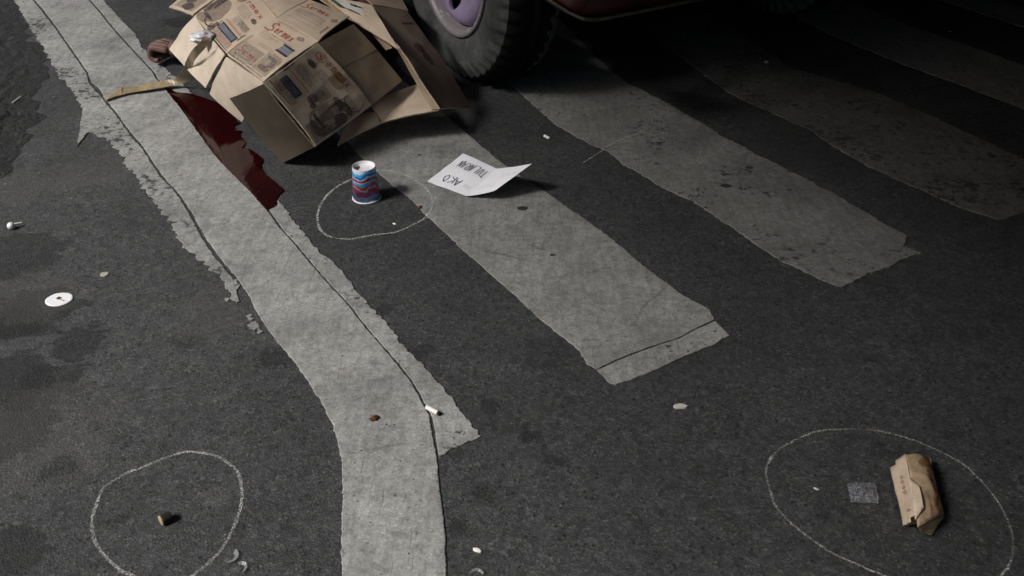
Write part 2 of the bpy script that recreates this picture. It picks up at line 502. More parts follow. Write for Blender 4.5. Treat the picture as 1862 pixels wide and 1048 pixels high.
# ---- long edge line: main coat, and older coats showing on both sides
MAIN_L = [(48, -22), (63, 0), (78, 17), (103, 50), (132, 92), (160, 132), (167, 151), (183, 164), (191, 180), (214, 208), (237, 240), (260, 267), (283, 302), (305, 332), (320, 345), (348, 385),
          (375, 435), (400, 470), (431, 506), (457, 547), (474, 581), (496, 612), (534, 657), (565, 702), (587, 736), (606, 775), (616, 813), (622, 845), (623, 908), (621, 971), (621, 1075)]
MAIN_R = [(142, -22), (160, 0), (179, 21), (202, 50), (225, 76), (248, 101), (277, 132), (284, 145), (299, 160), (326, 194), (360, 240), (389, 280), (417, 312), (458, 352), (485, 383), (512, 420), (537, 447),
          (568, 485), (599, 520), (634, 557), (668, 602), (702, 640), (744, 691), (764, 726), (780, 757), (787, 796), (793, 822), (797, 849), (798, 877), (803, 919), (809, 968), (812, 1075)]
OLD_L = [(8, -22), (25, 0), (42, 27), (65, 65), (94, 115), (109, 141), (130, 164), (151, 193), (158, 232), (195, 256), (218, 279), (229, 298), (248, 325), (263, 347), (284, 372), (306, 398), (319, 423), (337, 452), (357, 467), (384, 492), (402, 512), (417, 536), (430, 552)]
def shift(pts, dx): return [(x + dx, y) for x, y in pts]
strip("old_edge_line", OLD_L, [(44, -22), (59, 0), (99, 50), (128, 92), (156, 132), (162, 152), (186, 180), (209, 208), (232, 240), (255, 267), (278, 302), (300, 332), (315, 345), (342, 385), (368, 435), (393, 472), (424, 508), (436, 550)], 0.003, M['paint_old'], (0.010, 0.002), seed=2.2, freq=55, step=.005)
patch("old_edge_line", [(151, 196), (160, 200), (186, 230), (200, 250), (176, 243), (160, 243), (150, 256), (140, 268), (146, 240)], 0.0036, M['paint_lip'], 0.003, seed=8.1, kind='structure')
for i, (x, y, a, b) in enumerate(((460, 594, 11, 8), (426, 520, 8, 12), (455, 580, 5, 5), (296, 380, 7, 5), (470, 603, 5, 4), (412, 545, 4, 3))):
    patch("old_edge_line", [(x - a, y), (x - a * .4, y - b), (x + a * .6, y - b * .8), (x + a, y + b * .2), (x + a * .3, y + b), (x - a * .5, y + b * .7)], 0.0024, M['paint_old'], 0.007, 0.003, 3.3 + i, 'structure', 120)
strip("old_edge_line", [(146, -22), (164, 0), (183, 21), (206, 50), (229, 76), (252, 101), (281, 132), (288, 145), (303, 160), (331, 194), (365, 240), (394, 280), (422, 312), (463, 352), (490, 383), (516, 420), (541, 447),
          (572, 485), (603, 520), (638, 557), (672, 602), (706, 640), (748, 691), (770, 728), (786, 760), (792, 796), (798, 831)],
      [(168, -22), (187, 0), (218, 34), (244, 61), (260, 88), (275, 105), (305, 130), (322, 143), (342, 165), (380, 215), (412, 255), (445, 295), (475, 330), (503, 362), (548, 420), (579, 458), (620, 492), (661, 547), (702, 588), (730, 626), (764, 660), (799, 698), (829, 736), (851, 764), (877, 795), (853, 806), (822, 820), (800, 832)], 0.003, M['paint_lip'], (0.0012, 0.0045), seed=5.5, freq=70, step=.005)
strip("edge_line", MAIN_L, MAIN_R, 0.0032, M['paint'], (0.0024, 0.0016), seed=1.1, freq=105, step=.005)

# ---- crosswalk stripes
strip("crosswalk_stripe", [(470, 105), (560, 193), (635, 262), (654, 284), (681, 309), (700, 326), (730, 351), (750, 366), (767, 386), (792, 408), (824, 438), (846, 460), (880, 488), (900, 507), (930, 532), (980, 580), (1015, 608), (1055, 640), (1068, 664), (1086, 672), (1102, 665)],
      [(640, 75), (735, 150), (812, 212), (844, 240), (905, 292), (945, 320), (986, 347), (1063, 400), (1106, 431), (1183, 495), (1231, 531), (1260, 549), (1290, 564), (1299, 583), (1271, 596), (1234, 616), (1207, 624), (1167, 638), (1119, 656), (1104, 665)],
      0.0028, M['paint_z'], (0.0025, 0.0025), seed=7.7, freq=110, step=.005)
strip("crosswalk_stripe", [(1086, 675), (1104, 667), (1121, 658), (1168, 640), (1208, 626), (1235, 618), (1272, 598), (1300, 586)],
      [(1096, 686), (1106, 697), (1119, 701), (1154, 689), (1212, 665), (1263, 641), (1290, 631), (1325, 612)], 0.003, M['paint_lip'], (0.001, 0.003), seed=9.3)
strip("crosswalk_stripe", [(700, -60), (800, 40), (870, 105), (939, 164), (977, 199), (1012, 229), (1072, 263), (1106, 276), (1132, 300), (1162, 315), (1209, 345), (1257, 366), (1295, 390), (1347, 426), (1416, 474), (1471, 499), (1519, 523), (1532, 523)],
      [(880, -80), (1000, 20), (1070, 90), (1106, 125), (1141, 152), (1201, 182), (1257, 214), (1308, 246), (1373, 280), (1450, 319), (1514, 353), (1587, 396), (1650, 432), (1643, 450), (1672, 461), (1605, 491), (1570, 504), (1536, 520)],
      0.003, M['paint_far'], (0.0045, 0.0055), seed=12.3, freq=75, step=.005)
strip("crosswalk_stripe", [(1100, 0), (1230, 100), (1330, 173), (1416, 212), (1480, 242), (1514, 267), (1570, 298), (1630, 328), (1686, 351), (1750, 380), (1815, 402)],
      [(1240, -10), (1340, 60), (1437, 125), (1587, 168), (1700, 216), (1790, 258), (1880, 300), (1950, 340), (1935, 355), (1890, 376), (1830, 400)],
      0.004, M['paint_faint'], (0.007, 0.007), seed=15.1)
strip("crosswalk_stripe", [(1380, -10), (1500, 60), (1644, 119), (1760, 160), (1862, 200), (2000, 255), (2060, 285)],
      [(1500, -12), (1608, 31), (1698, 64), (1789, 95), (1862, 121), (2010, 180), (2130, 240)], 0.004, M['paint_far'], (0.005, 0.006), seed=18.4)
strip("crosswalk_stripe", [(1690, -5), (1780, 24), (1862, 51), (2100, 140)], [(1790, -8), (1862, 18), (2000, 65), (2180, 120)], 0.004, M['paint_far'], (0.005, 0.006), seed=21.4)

# ------------------------------------------------------------------ chalk
def smooth_closed(pts, n, closed=True):
    out = []; m = len(pts)
    rng = range(m) if closed else range(m - 1)
    for i in rng:
        g = (lambda k: pts[k % m]) if closed else (lambda k: pts[min(m - 1, max(0, k))])
        p0, p1, p2, p3 = g(i - 1), g(i), g(i + 1), g(i + 2)
        for k in range(n):
            t = k / n
            out.append(0.5 * ((2 * p1) + (p2 - p0) * t + (2 * p0 - 5 * p1 + 4 * p2 - p3) * t * t + (3 * p1 - p0 - 3 * p2 + p3) * t ** 3))
    if not closed: out.append(pts[-1])
    return out

def chalk(pts, width, label, mat='chalk', closed=True, seed=0.0, name="chalk_circle", cat="chalk circle"):
    q = smooth_closed([P(*p) for p in pts], 14, closed)
    v = []; f = []; n = len(q)
    for i, p in enumerate(q):
        a = q[(i - 1) % n] if closed else q[max(0, i - 1)]; b = q[(i + 1) % n] if closed else q[min(n - 1, i + 1)]
        t = (b - a).normalized(); nr = Vector((-t.y, t.x, 0))
        wd = width * (0.8 + 0.5 * noise.noise(Vector((i * .11, seed, 0))))
        off = 0.0015 * noise.noise(Vector((i * .3, seed + 7, 0)))
        for s in (-1, -.35, .35, 1):
            w2 = p + nr * (s * wd * (1 + .25 * noise.noise(Vector((i * .9, s * 3, seed)))) + off)
            v.append((w2.x, w2.y, ground_z(w2.x, w2.y) + 0.0008))
    for i in range(n if closed else n - 1):
        j = (i + 1) % n
        for k in range(3): f.append((i * 4 + k, i * 4 + k + 1, j * 4 + k + 1, j * 4 + k))
    return tag(mesh_obj(name, v, f, M[mat]), label, cat, "chalk marks drawn on the road")

chalk([(641, 326), (612, 341), (589, 363), (578, 388), (579, 410), (589, 425), (607, 433), (639, 435), (678, 428), (718, 423), (750, 410), (777, 393), (787, 373), (780, 351), (757, 331), (738, 321), (710, 314), (680, 313)], 0.0034,
      "chalk circle drawn around the paper cup, crossing onto a white stripe", 'chalk_strong', seed=1.0)
chalk([(340, 822), (371, 825), (396, 831), (417, 844), (432, 859), (438, 877), (440, 903), (437, 926), (429, 949), (419, 972), (406, 995), (389, 1015), (366, 1036), (342, 1052), (300, 1064), (262, 1058), (243, 1048), (220, 1038), (197, 1018), (179, 997), (170, 974), (167, 949), (174, 923), (181, 903), (189, 887), (207, 875), (230, 861), (256, 852), (286, 839), (314, 829)], 0.003,
      "chalk circle drawn around a small dark casing left of the white line", seed=2.0)
chalk([(1511, 782), (1558, 781), (1607, 786), (1657, 800), (1703, 819), (1745, 841), (1772, 863), (1805, 900), (1827, 936), (1839, 969), (1842, 993), (1837, 1021), (1824, 1043), (1795, 1064), (1730, 1076), (1650, 1062), (1588, 1040), (1552, 1024), (1511, 1005), (1478, 983), (1442, 955), (1411, 922), (1401, 895), (1393, 864), (1397, 842), (1415, 819), (1442, 803), (1478, 787)], 0.0023,
      "large oval chalk ring around the crumpled carton and the plastic sachet", seed=3.0)
chalk([(1060, 297), (1068, 292), (1102, 270), (1132, 255), (1171, 240)], 0.0032, "short faint chalk arc crossing the edge of a crosswalk stripe", 'chalk_faint', False, 4.0, "chalk_arc", "chalk mark")

# ------------------------------------------------------------------ dark red pool
def pool():
    o = patch("blood_pool", [(299, 161), (310, 163), (322, 170), (345, 172), (363, 177), (400, 190), (412, 199), (426, 214), (430, 222), (437, 226), (426, 231), (429, 239), (440, 240), (436, 247), (446, 262), (440, 272), (452, 272), (462, 278), (478, 292), (475, 304), (482, 318), (497, 330), (515, 347), (508, 356), (503, 363), (504, 375), (490, 383), (481, 380),
              (456, 352), (416, 312), (388, 281), (359, 241), (325, 195)], 0.0036, M['blood'], 0.0012, 0.003, 6.0, None, 60, rounded=True)
    return tag(o, "glossy dark red pool along the white line beside the cardboard", "blood pool")
pool()

# ------------------------------------------------------------------ vehicle
W = P(822, 143)
F = Vector((0.519, -0.855, 0)).normalized(); LR = Vector((0.855, 0.519, 0)).normalized()
def VV(f, l, z): return Vector((W.x, W.y, 0)) + F * f + LR * l + Vector((0, 0, z))
veh = empty("parked_truck", (W.x, W.y, 0), "dark red vehicle with purple steel wheels standing over the crosswalk behind the cardboard", "vehicle")

def mk_rubber():
    t = NT("dusty_rubber"); p = t.objc()
    n1 = t.noise(p, 7, 5, 0.6)
    c = t.mix(t.ramp(n1, [(0.36, 0.0), (0.62, 1.0)]), (0.050, 0.053, 0.052), (0.135, 0.14, 0.133))
    c = t.mix(t.ramp(t.noise(p, 60, 5, 0.7), [(0.4, 0.0), (0.75, 0.6)]), c, (0.02, 0.02, 0.022))
    return t.set(c, 0.85, 0.3, normal=t.bump(t.noise(p, 120, 4), 0.4, 0.002))
M['rubber'] = mk_rubber()
M['tread'] = mk_flat("shaded_black_tread", (0.009, 0.009, 0.010), 0.9, 0.1)  # clean black rubber, darkened further to stand for shade on the tread
def mk_rim():
    t = NT("purple_wheel_paint"); p = t.objc()
    c = t.mix(t.ramp(t.noise(p, 22, 5, 0.6), [(0.4, 0.0), (0.7, 0.7)]), (0.34, 0.275, 0.43), (0.235, 0.19, 0.30))
    return t.set(c, 0.5, 0.4)
def mk_lip():
    t = NT("scuffed_wheel_lip"); p = t.objc()
    c = t.mix(t.ramp(t.noise(p, 45, 5, 0.7), [(0.60, 0.0), (0.66, 1.0)]), (0.26, 0.235, 0.245), (0.6, 0.58, 0.57))
    return t.set(c, 0.4, 0.5)
M['rim'], M['lip'] = mk_rim(), mk_lip()
M['body_red'] = mk_flat("dark_red_paint", (0.055, 0.007, 0.008), 0.35, 0.5, var=0.2, scale=9)
M['under'] = mk_flat("black_underbody", (0.012, 0.012, 0.012), 0.9)
M['chrome'] = mk_flat("scuffed_chrome", (0.55, 0.55, 0.55), 0.3, 0.5, 0.9)
M['glass'] = mk_flat("dark_glass", (0.02, 0.025, 0.03), 0.08, 0.6)
M['lamp'] = mk_flat("lamp_glass", (0.5, 0.5, 0.5), 0.15, 0.6)

def lathe(name, prof, mat, cen, axis, parent, seg=96, rfun=None, closed=False, smooth=True):
    ax = axis.normalized(); up = Vector((0, 0, 1)); sd_ = ax.cross(up).normalized()
    v = []; f = []; m = len(prof)
    for k in range(seg):
        a = 2 * math.pi * k / seg; rad = up * math.cos(a) + sd_ * math.sin(a)
        for i, (l, r) in enumerate(prof):
            if rfun: l, r = rfun(k, i, l, r)
            v.append(cen + ax * l + rad * r)
    for k in range(seg):
        k2 = (k + 1) % seg
        for i in range(m - 1 if not closed else m):
            j = (i + 1) % m
            f.append((k * m + i, k * m + j, k2 * m + j, k2 * m + i))
    return fix_normals(mesh_obj(name, v, f, mat, parent, smooth=smooth))

RT = 0.35
def wheel(f, l, side):
    """side = +1: the outer face looks to -LR"""
    cen = VV(f, l, RT - 0.004); ax = LR * side
    wh = empty_child("wheel", veh)
    prof = [(0.030, 0.192), (0.014, 0.206), (0.004, 0.225), (-0.006, 0.250), (-0.008, 0.278), (-0.002, 0.300), (0.006, 0.316), (0.014, 0.330), (0.028, 0.343), (0.046, 0.349), (0.075, 0.3515), (0.078, 0.343), (0.088, 0.343), (0.091, 0.3525), (0.115, 0.3525),
            (0.118, 0.343), (0.128, 0.343), (0.131, 0.3515), (0.160, 0.349), (0.178, 0.343), (0.192, 0.330), (0.206, 0.29), (0.204, 0.25), (0.19, 0.21), (0.175, 0.192)]
    def lug(k, i, l, r):
        if i in (6, 7, 8, 9, 17, 18, 19, 20) and k % 5 in (0, 1): return l + (0.006 if i < 12 else -0.006), r - (0.010 if i in (7, 8, 9, 18, 19) else 0.005)
        return l, r
    ty = lathe("tyre", prof, M['rubber'], cen, ax, wh, 240, lug)
    ty.data.materials.append(M['tread'])
    for k, pl in enumerate(ty.data.polygons):
        if 7 <= k % 24 <= 17: pl.material_index = 1
    lathe("wheel_lip", [(0.030, 0.190), (0.018, 0.197), (0.010, 0.207), (0.004, 0.205), (0.006, 0.194), (0.018, 0.186), (0.045, 0.180), (0.060, 0.176), (0.15, 0.178), (0.15, 0.188)], M['lip'], cen, ax, wh, 96)
    dish = lathe("steel_disc", [(0.050, 0.1795), (0.036, 0.174), (0.024, 0.164), (0.020, 0.150), (0.026, 0.132), (0.040, 0.112), (0.050, 0.090), (0.048, 0.070), (0.036, 0.062), (0.036, 0.0005),
                              (0.044, 0.0005), (0.044, 0.060), (0.056, 0.070), (0.058, 0.092), (0.048, 0.114), (0.036, 0.134), (0.032, 0.146), (0.036, 0.158), (0.046, 0.166), (0.058, 0.1795)], M['rim'], cen, ax, wh, 96, closed=True)
    # vent holes and bolt holes cut through the disc
    up = Vector((0, 0, 1)); sdv = ax.normalized().cross(up).normalized()
    bm = bmesh.new(); org = ORIGIN[wh.name]
    def cyl(ang, rr, rad):
        c = cen + (up * math.cos(ang) + sdv * math.sin(ang)) * rr - org
        M4 = Matrix.Translation(c + ax.normalized() * 0.05) @ ax.to_track_quat('Z', 'Y').to_matrix().to_4x4()
        bmesh.ops.create_cone(bm, cap_ends=True, segments=20, radius1=rad, radius2=rad, depth=0.2, matrix=M4)
    for k in range(3): cyl(math.pi + HOLE_A + k * 2 * math.pi / 3, 0.116, 0.026)
    for k in range(3): cyl(math.pi + HOLE_A - 1.12 + k * 2 * math.pi / 3, 0.114, 0.0065)
    cm = bpy.data.meshes.new("cutter"); bm.to_mesh(cm); bm.free()
    co = bpy.data.objects.new("cutter", cm); COL.objects.link(co); co.location = org
    md = dish.modifiers.new("holes", 'BOOLEAN'); md.object = co; md.operation = 'DIFFERENCE'; md.solver = 'EXACT'
    bpy.context.view_layer.update()
    ev = dish.evaluated_get(bpy.context.evaluated_depsgraph_get())
    nm = bpy.data.meshes.new_from_object(ev); dish.modifiers.clear(); dish.data = nm
    bpy.data.objects.remove(co)
    return wh

def empty_child(name, parent):
    o = bpy.data.objects.new(name, None); COL.objects.link(o); o.parent = parent; o.empty_display_size = 0.05
    ORIGIN[o.name] = ORIGIN[parent.name]
    return o
HOLE_A = R(14)
wheel(0.0, 0.0, 1); wheel(-2.45, 0.0, 1); wheel(0.0, 1.5, -1); wheel(-2.45, 1.5, -1)

def vbox(name, f0, f1, l0, l1, z0, z1, mat, parent=None, bev=0.03, taper=0.0):
    v = [VV(f, l, z) for z in (z0, z1) for f, l in ((f0, l0), (f1, l0), (f1, l1), (f0, l1))]
    if taper:
        c = VV((f0 + f1) / 2, (l0 + l1) / 2, z1)
        for i in range(4, 8): v[i] = v[i].lerp(c, taper)
    o = mesh_obj(name, v, [(3, 2, 1, 0), (4, 5, 6, 7), (0, 1, 5, 4), (1, 2, 6, 5), (2, 3, 7, 6), (3, 0, 4, 7)], mat, parent or veh)
    if bev:
        bm = bmesh.new(); bm.from_mesh(o.data)
        bmesh.ops.recalc_face_normals(bm, faces=bm.faces)
        bmesh.ops.bevel(bm, geom=bm.edges[:], offset=bev, segments=3, profile=0.5, affect='EDGES')
        bm.to_mesh(o.data); bm.free()
    return o
vbox("chassis", -3.4, 0.30, 0.24, 1.26, 0.30, 0.50, M['under'], bev=0.01)
vbox("front_axle", -0.05, 0.05, 0.21, 1.29, 0.27, 0.37, M['under'], bev=0.02)
vbox("rear_axle", -2.50, -2.40, 0.21, 1.29, 0.27, 0.37, M['under'], bev=0.02)
vbox("added_shade_board", -2.02, -0.46, -0.10, 0.10, 0.27, 0.33, M['under'], bev=0.01)  # unseen board added, like the low body sides, to darken the ground below
body = vbox("body", -3.5, -0.46, -0.06, 1.56, 0.335, 1.25, M['body_red'], bev=0.05)
vbox("hood", -0.455, 0.52, 0.17, 1.33, 0.52, 1.17, M['body_red'], bev=0.06)
for l0 in (-0.05, 1.32):
    # curved mudguards over the front wheels
    v = []; f = []
    for k in range(15):
        a = R(13 + 155 * k / 14)
        for r_, ll in ((0.44, l0), (0.47, l0), (0.47, l0 + 0.235), (0.44, l0 + 0.235)):
            v.append(VV(r_ * math.cos(a) * 1.05, ll, 0.37 + r_ * math.sin(a)))
    for k in range(14):
        for i in range(4): f.append((k * 4 + i, k * 4 + (i + 1) % 4, k * 4 + 4 + (i + 1) % 4, k * 4 + 4 + i))
    f += [(0, 1, 2, 3), (59, 58, 57, 56)]
    fix_normals(mesh_obj("mudguard", v, f, M['body_red'], veh))
cab = vbox("cab", -3.45, -0.50, -0.03, 1.53, 1.26, 2.05, M['body_red'], bev=0.05, taper=0.04)
vbox("windscreen", -0.50, -0.478, 0.10, 1.40, 1.35, 1.90, M['glass'], bev=0.004)
for f0 in (-1.35, -2.25, -3.15):
    vbox("side_window", f0, f0 + 0.75, -0.045, -0.005, 1.38, 1.88, M['glass'], bev=0.004)
    vbox("side_window", f0, f0 + 0.75, 1.505, 1.545, 1.38, 1.88, M['glass'], bev=0.004)
g = vbox("grille", 0.525, 0.54, 0.42, 1.08, 0.62, 1.05, M['chrome'], bev=0.003)
for k in range(7):
    vbox("grille_bar", 0.545, 0.56, 0.45 + k * 0.09, 0.48 + k * 0.09, 0.64, 1.03, M['chrome'], g, bev=0.003)
for l0 in (0.20, 1.12):
    lathe("headlight", [(0.0, 0.001), (0.018, 0.06), (0.02, 0.085), (-0.03, 0.09)], M['lamp'], VV(0.56, l0 + 0.09, 0.86), F, veh, 32)

def bumper():
    """a pressed steel bumper with rounded lower corners and a rusty scuffed rim"""
    out = []; n = 40
    l0, l1, z0, z1 = BUMP
    def prof(l):
        e = min(l - l0, l1 - l)
        k = max(0.0, 1 - e / 0.17)
        return z0 + (z1 - z0) * 0.80 * k ** 2.2
    v = []; f = []
    for i in range(n + 1):
        l = l0 + (l1 - l0) * (0.5 - 0.5 * math.cos(math.pi * i / n))
        zb = prof(l)
        e = min(l - l0, l1 - l); back = -0.22 * max(0, 1 - e / 0.14) ** 2
        for fr, zz in ((0.60, zb), (0.63, zb + 0.012), (0.645, (zb + z1) / 2), (0.63, z1 - 0.01), (0.60, z1), (0.59, z1 - 0.006), (0.615, (zb + z1) / 2), (0.59, zb + 0.008)):
            v.append(VV(fr + back, l, zz))
    m = 8
    for i in range(n):
        for k in range(m):
            f.append((i * m + k, i * m + (k + 1) % m, (i + 1) * m + (k + 1) % m, (i + 1) * m + k))
    f += [tuple(range(m)), tuple(n * m + k for k in reversed(range(m)))]
    b = fix_normals(mesh_obj("front_bumper", v, f, M['body_red'], veh, smooth=True))
    # bare metal rim along the lower edge
    v = []; f = []
    for i in range(n + 1):
        l = l0 + (l1 - l0) * (0.5 - 0.5 * math.cos(math.pi * i / n))
        zb = prof(l); e = min(l - l0, l1 - l); back = -0.22 * max(0, 1 - e / 0.14) ** 2
        for fr, zz in ((0.590, zb - 0.004), (0.634, zb - 0.004), (0.636, zb + 0.004), (0.588, zb + 0.004)):
            v.append(VV(fr + back, l, zz))
    for i in range(n):
        for k in range(4): f.append((i * 4 + k, i * 4 + (k + 1) % 4, (i + 1) * 4 + (k + 1) % 4, (i + 1) * 4 + k))
    f += [(0, 1, 2, 3), (n * 4 + 3, n * 4 + 2, n * 4 + 1, n * 4)]
    fix_normals(mesh_obj("bumper_rim", v, f, M['bump_rim'], b))
    # peeled bright scrap on the corner
    c = VV(0.62 - 0.20, l0 + 0.012, z0 + 0.115)
    v = []; f = []
    for i in range(9):
        a = c + LR * (0.006 * i) + Vector((0, 0, 0.0045 * i + 0.004 * noise.noise(Vector((i * 1.3, 0, 0))))) + F * (0.014 * i)
        v += [a - F * 0.004, a + F * 0.004 + Vector((0, 0, 0.008 + 0.004 * math.sin(i * 2.1))), a + LR * .004]
    for i in range(8):
        for k in range(3): f.append((i * 3 + k, i * 3 + (k + 1) % 3, i * 3 + 3 + (k + 1) % 3, i * 3 + 3 + k))
    fix_normals(mesh_obj("peeled_trim", v, f, M['label'], b))
BUMP = (-0.07, 1.60, 0.345, 0.51)
M['bump_rim'] = mk_flat("scuffed_rim", (0.07, 0.065, 0.055), 0.5, 0.4, var=0.6, scale=30)
bumper()

# ------------------------------------------------------------------ person under the cardboard
def skin_obj(name, joints, edges, mat, parent, lev=2):
    """joints: (point, radius); one continuous skinned surface"""
    me = bpy.data.meshes.new(name)
    org = ORIGIN[parent.name]
    me.from_pydata([Vector(j[0]) - org for j in joints], edges, [])
    o = bpy.data.objects.new(name, me); COL.objects.link(o)
    sk = o.modifiers.new("skin", 'SKIN'); sk.use_smooth_shade = True
    for d, j in zip(me.skin_vertices[0].data, joints):
        r = j[1]; d.radius = (r, r) if isinstance(r, (int, float)) else r
    me.skin_vertices[0].data[0].use_root = True
    sb = o.modifiers.new("sub", 'SUBSURF'); sb.levels = lev; sb.render_levels = lev
    bpy.context.view_layer.update()
    ev = o.evaluated_get(bpy.context.evaluated_depsgraph_get())
    nm = bpy.data.meshes.new_from_object(ev); o.modifiers.clear(); o.data = nm
    nm.materials.clear(); nm.materials.append(mat)
    for p in nm.polygons: p.use_smooth = True
    o.parent = parent; ORIGIN[o.name] = org
    return o

def person():
    head = P(450, 100); base = Vector((head.x, head.y, 0)); pv = P(690, 104); pv.z = 0
    D = (pv - base).normalized(); N = Vector((-D.y, D.x, 0)); KD = (pv - base).length / 0.86      # head under the printed panels, hips placed to darken the gap in the second box
    root = empty("person", base, "person lying under the cardboard, one closed hand showing beside the line", "person")
    LD = Vector((-0.30, 0.954, 0)); LN = Vector((LD.y, -LD.x, 0))
    def B(a, b, z):
        if a <= 0.9: return base + D * a * KD + N * b + Vector((0, 0, z))
        return pv + LD * (a - 0.86) - LN * b + Vector((0, 0, z))
    J = []; E = []
    def add(p, r, par=None):
        J.append((p, r)); i = len(J) - 1
        if par is not None: E.append((par, i))
        return i
    pel = add(B(0.86, 0, 0.10), 0.095)
    ab = add(B(0.68, 0, 0.11), 0.10, pel); ch = add(B(0.46, 0, 0.115), 0.115, ab); nk = add(B(0.24, 0, 0.12), 0.055, ch); 
    h1 = add(B(0.13, 0, 0.115), 0.075, nk); add(B(0.02, 0, 0.115), 0.078, h1)
    for s in (-1, 1):
        hip = add(B(0.94, s * 0.10, 0.10), 0.085, pel); kn = add(B(1.34, s * 0.14, 0.10), 0.058, hip); an = add(B(1.74, s * 0.13, 0.065), 0.038, kn); add(B(1.80, s * 0.14, 0.13), 0.036, an)
    # far arm, folded along the body
    sh = add(B(0.34, 0.20, 0.10), 0.052, ch); el = add(B(0.56, 0.22, 0.08), 0.04, sh); wr = add(B(0.50, 0.10, 0.10), 0.028, el); add(B(0.47, 0.04, 0.10), 0.03, wr)
    # near arm, reaching out to the hand that shows
    wrist = P(335, 93, 0.052); knuck = P(281, 79, 0.066)
    sh = add(B(0.36, -0.20, 0.10), 0.052, ch); elb = add(P(425, 62, 0.06), 0.042, sh)
    wr = add(wrist, (0.030, 0.026), elb)
    dh = (knuck - wrist).normalized(); sv = Vector((-dh.y, dh.x, 0)).normalized()
    pm = add(wrist.lerp(knuck, 0.55), (0.043, 0.034), wr); 
    o = skin_obj("body", J, E, M['skin'], root)
    # palm and five bent fingers
    for name_, k, ln, r in (("finger", -1.5, 0.034, 0.0095), ("finger", -0.5, 0.039, 0.0102), ("finger", 0.5, 0.037, 0.0100), ("finger", 1.5, 0.029, 0.0088)):
        a = wrist.lerp(knuck, 0.35) + sv * (k * 0.015); b = knuck + sv * (k * 0.0215) - dh * 0.006 * abs(k)
        c = b + dh * ln * 0.42 + Vector((0, 0, -0.034)); d = c - dh * ln * 0.75 + Vector((0, 0, -0.012))
        e = d - dh * ln * 0.45 + Vector((0, 0, 0.010))
        skin_obj(name_, [(a, r * 1.5), (b, r * 1.45), (c, r * 1.25), (d, r * 1.1), (e, r * 0.95)], [(0, 1), (1, 2), (2, 3), (3, 4)], M['skin'], root)
    a = wrist.lerp(knuck, 0.2) - sv * 0.018; b = wrist.lerp(knuck, 0.60) - sv * 0.048 + Vector((0, 0, -0.016)); c = knuck - sv * 0.040 + dh * 0.004 + Vector((0, 0, -0.030)); d = c + dh * 0.016 + sv * 0.016 
    skin_obj("thumb", [(a, 0.015), (b, 0.013), (c, 0.0105), (d, 0.008)], [(0, 1), (1, 2), (2, 3)], M['skin'], root)
    skin_obj("shirt", [(B(0.80, 0, .112), 0.125), (B(0.66, 0, .112), .12), (B(.46, 0, .117), .133), (B(.30, 0, .12), .075), (B(.36, .2, .1), .066), (B(.52, .24, .08), .056), (B(.36, -.2, .1), .066), (B(.36, -.2, .1).lerp(J[sh + 1][0], .55), .058)],
             [(0, 1), (1, 2), (2, 3), (2, 4), (4, 5), (2, 6), (6, 7)], M['shirt'], root)
    skin_obj("trousers", [(B(.84, 0, .11), .122), (B(.95, -.1, .1), .1), (B(1.34, -.14, .1), .072), (B(1.68, -.13, .07), .056), (B(.95, .1, .1), .1), (B(1.34, .14, .1), .072), (B(1.68, .13, .07), .056)],
             [(0, 1), (1, 2), (2, 3), (0, 4), (4, 5), (5, 6)], M['denim'], root)
    skin_obj("hair", [(B(0.10, 0, .135), .082), (B(0.0, 0, .12), .086)], [(0, 1)], M['hair'], root)
person()

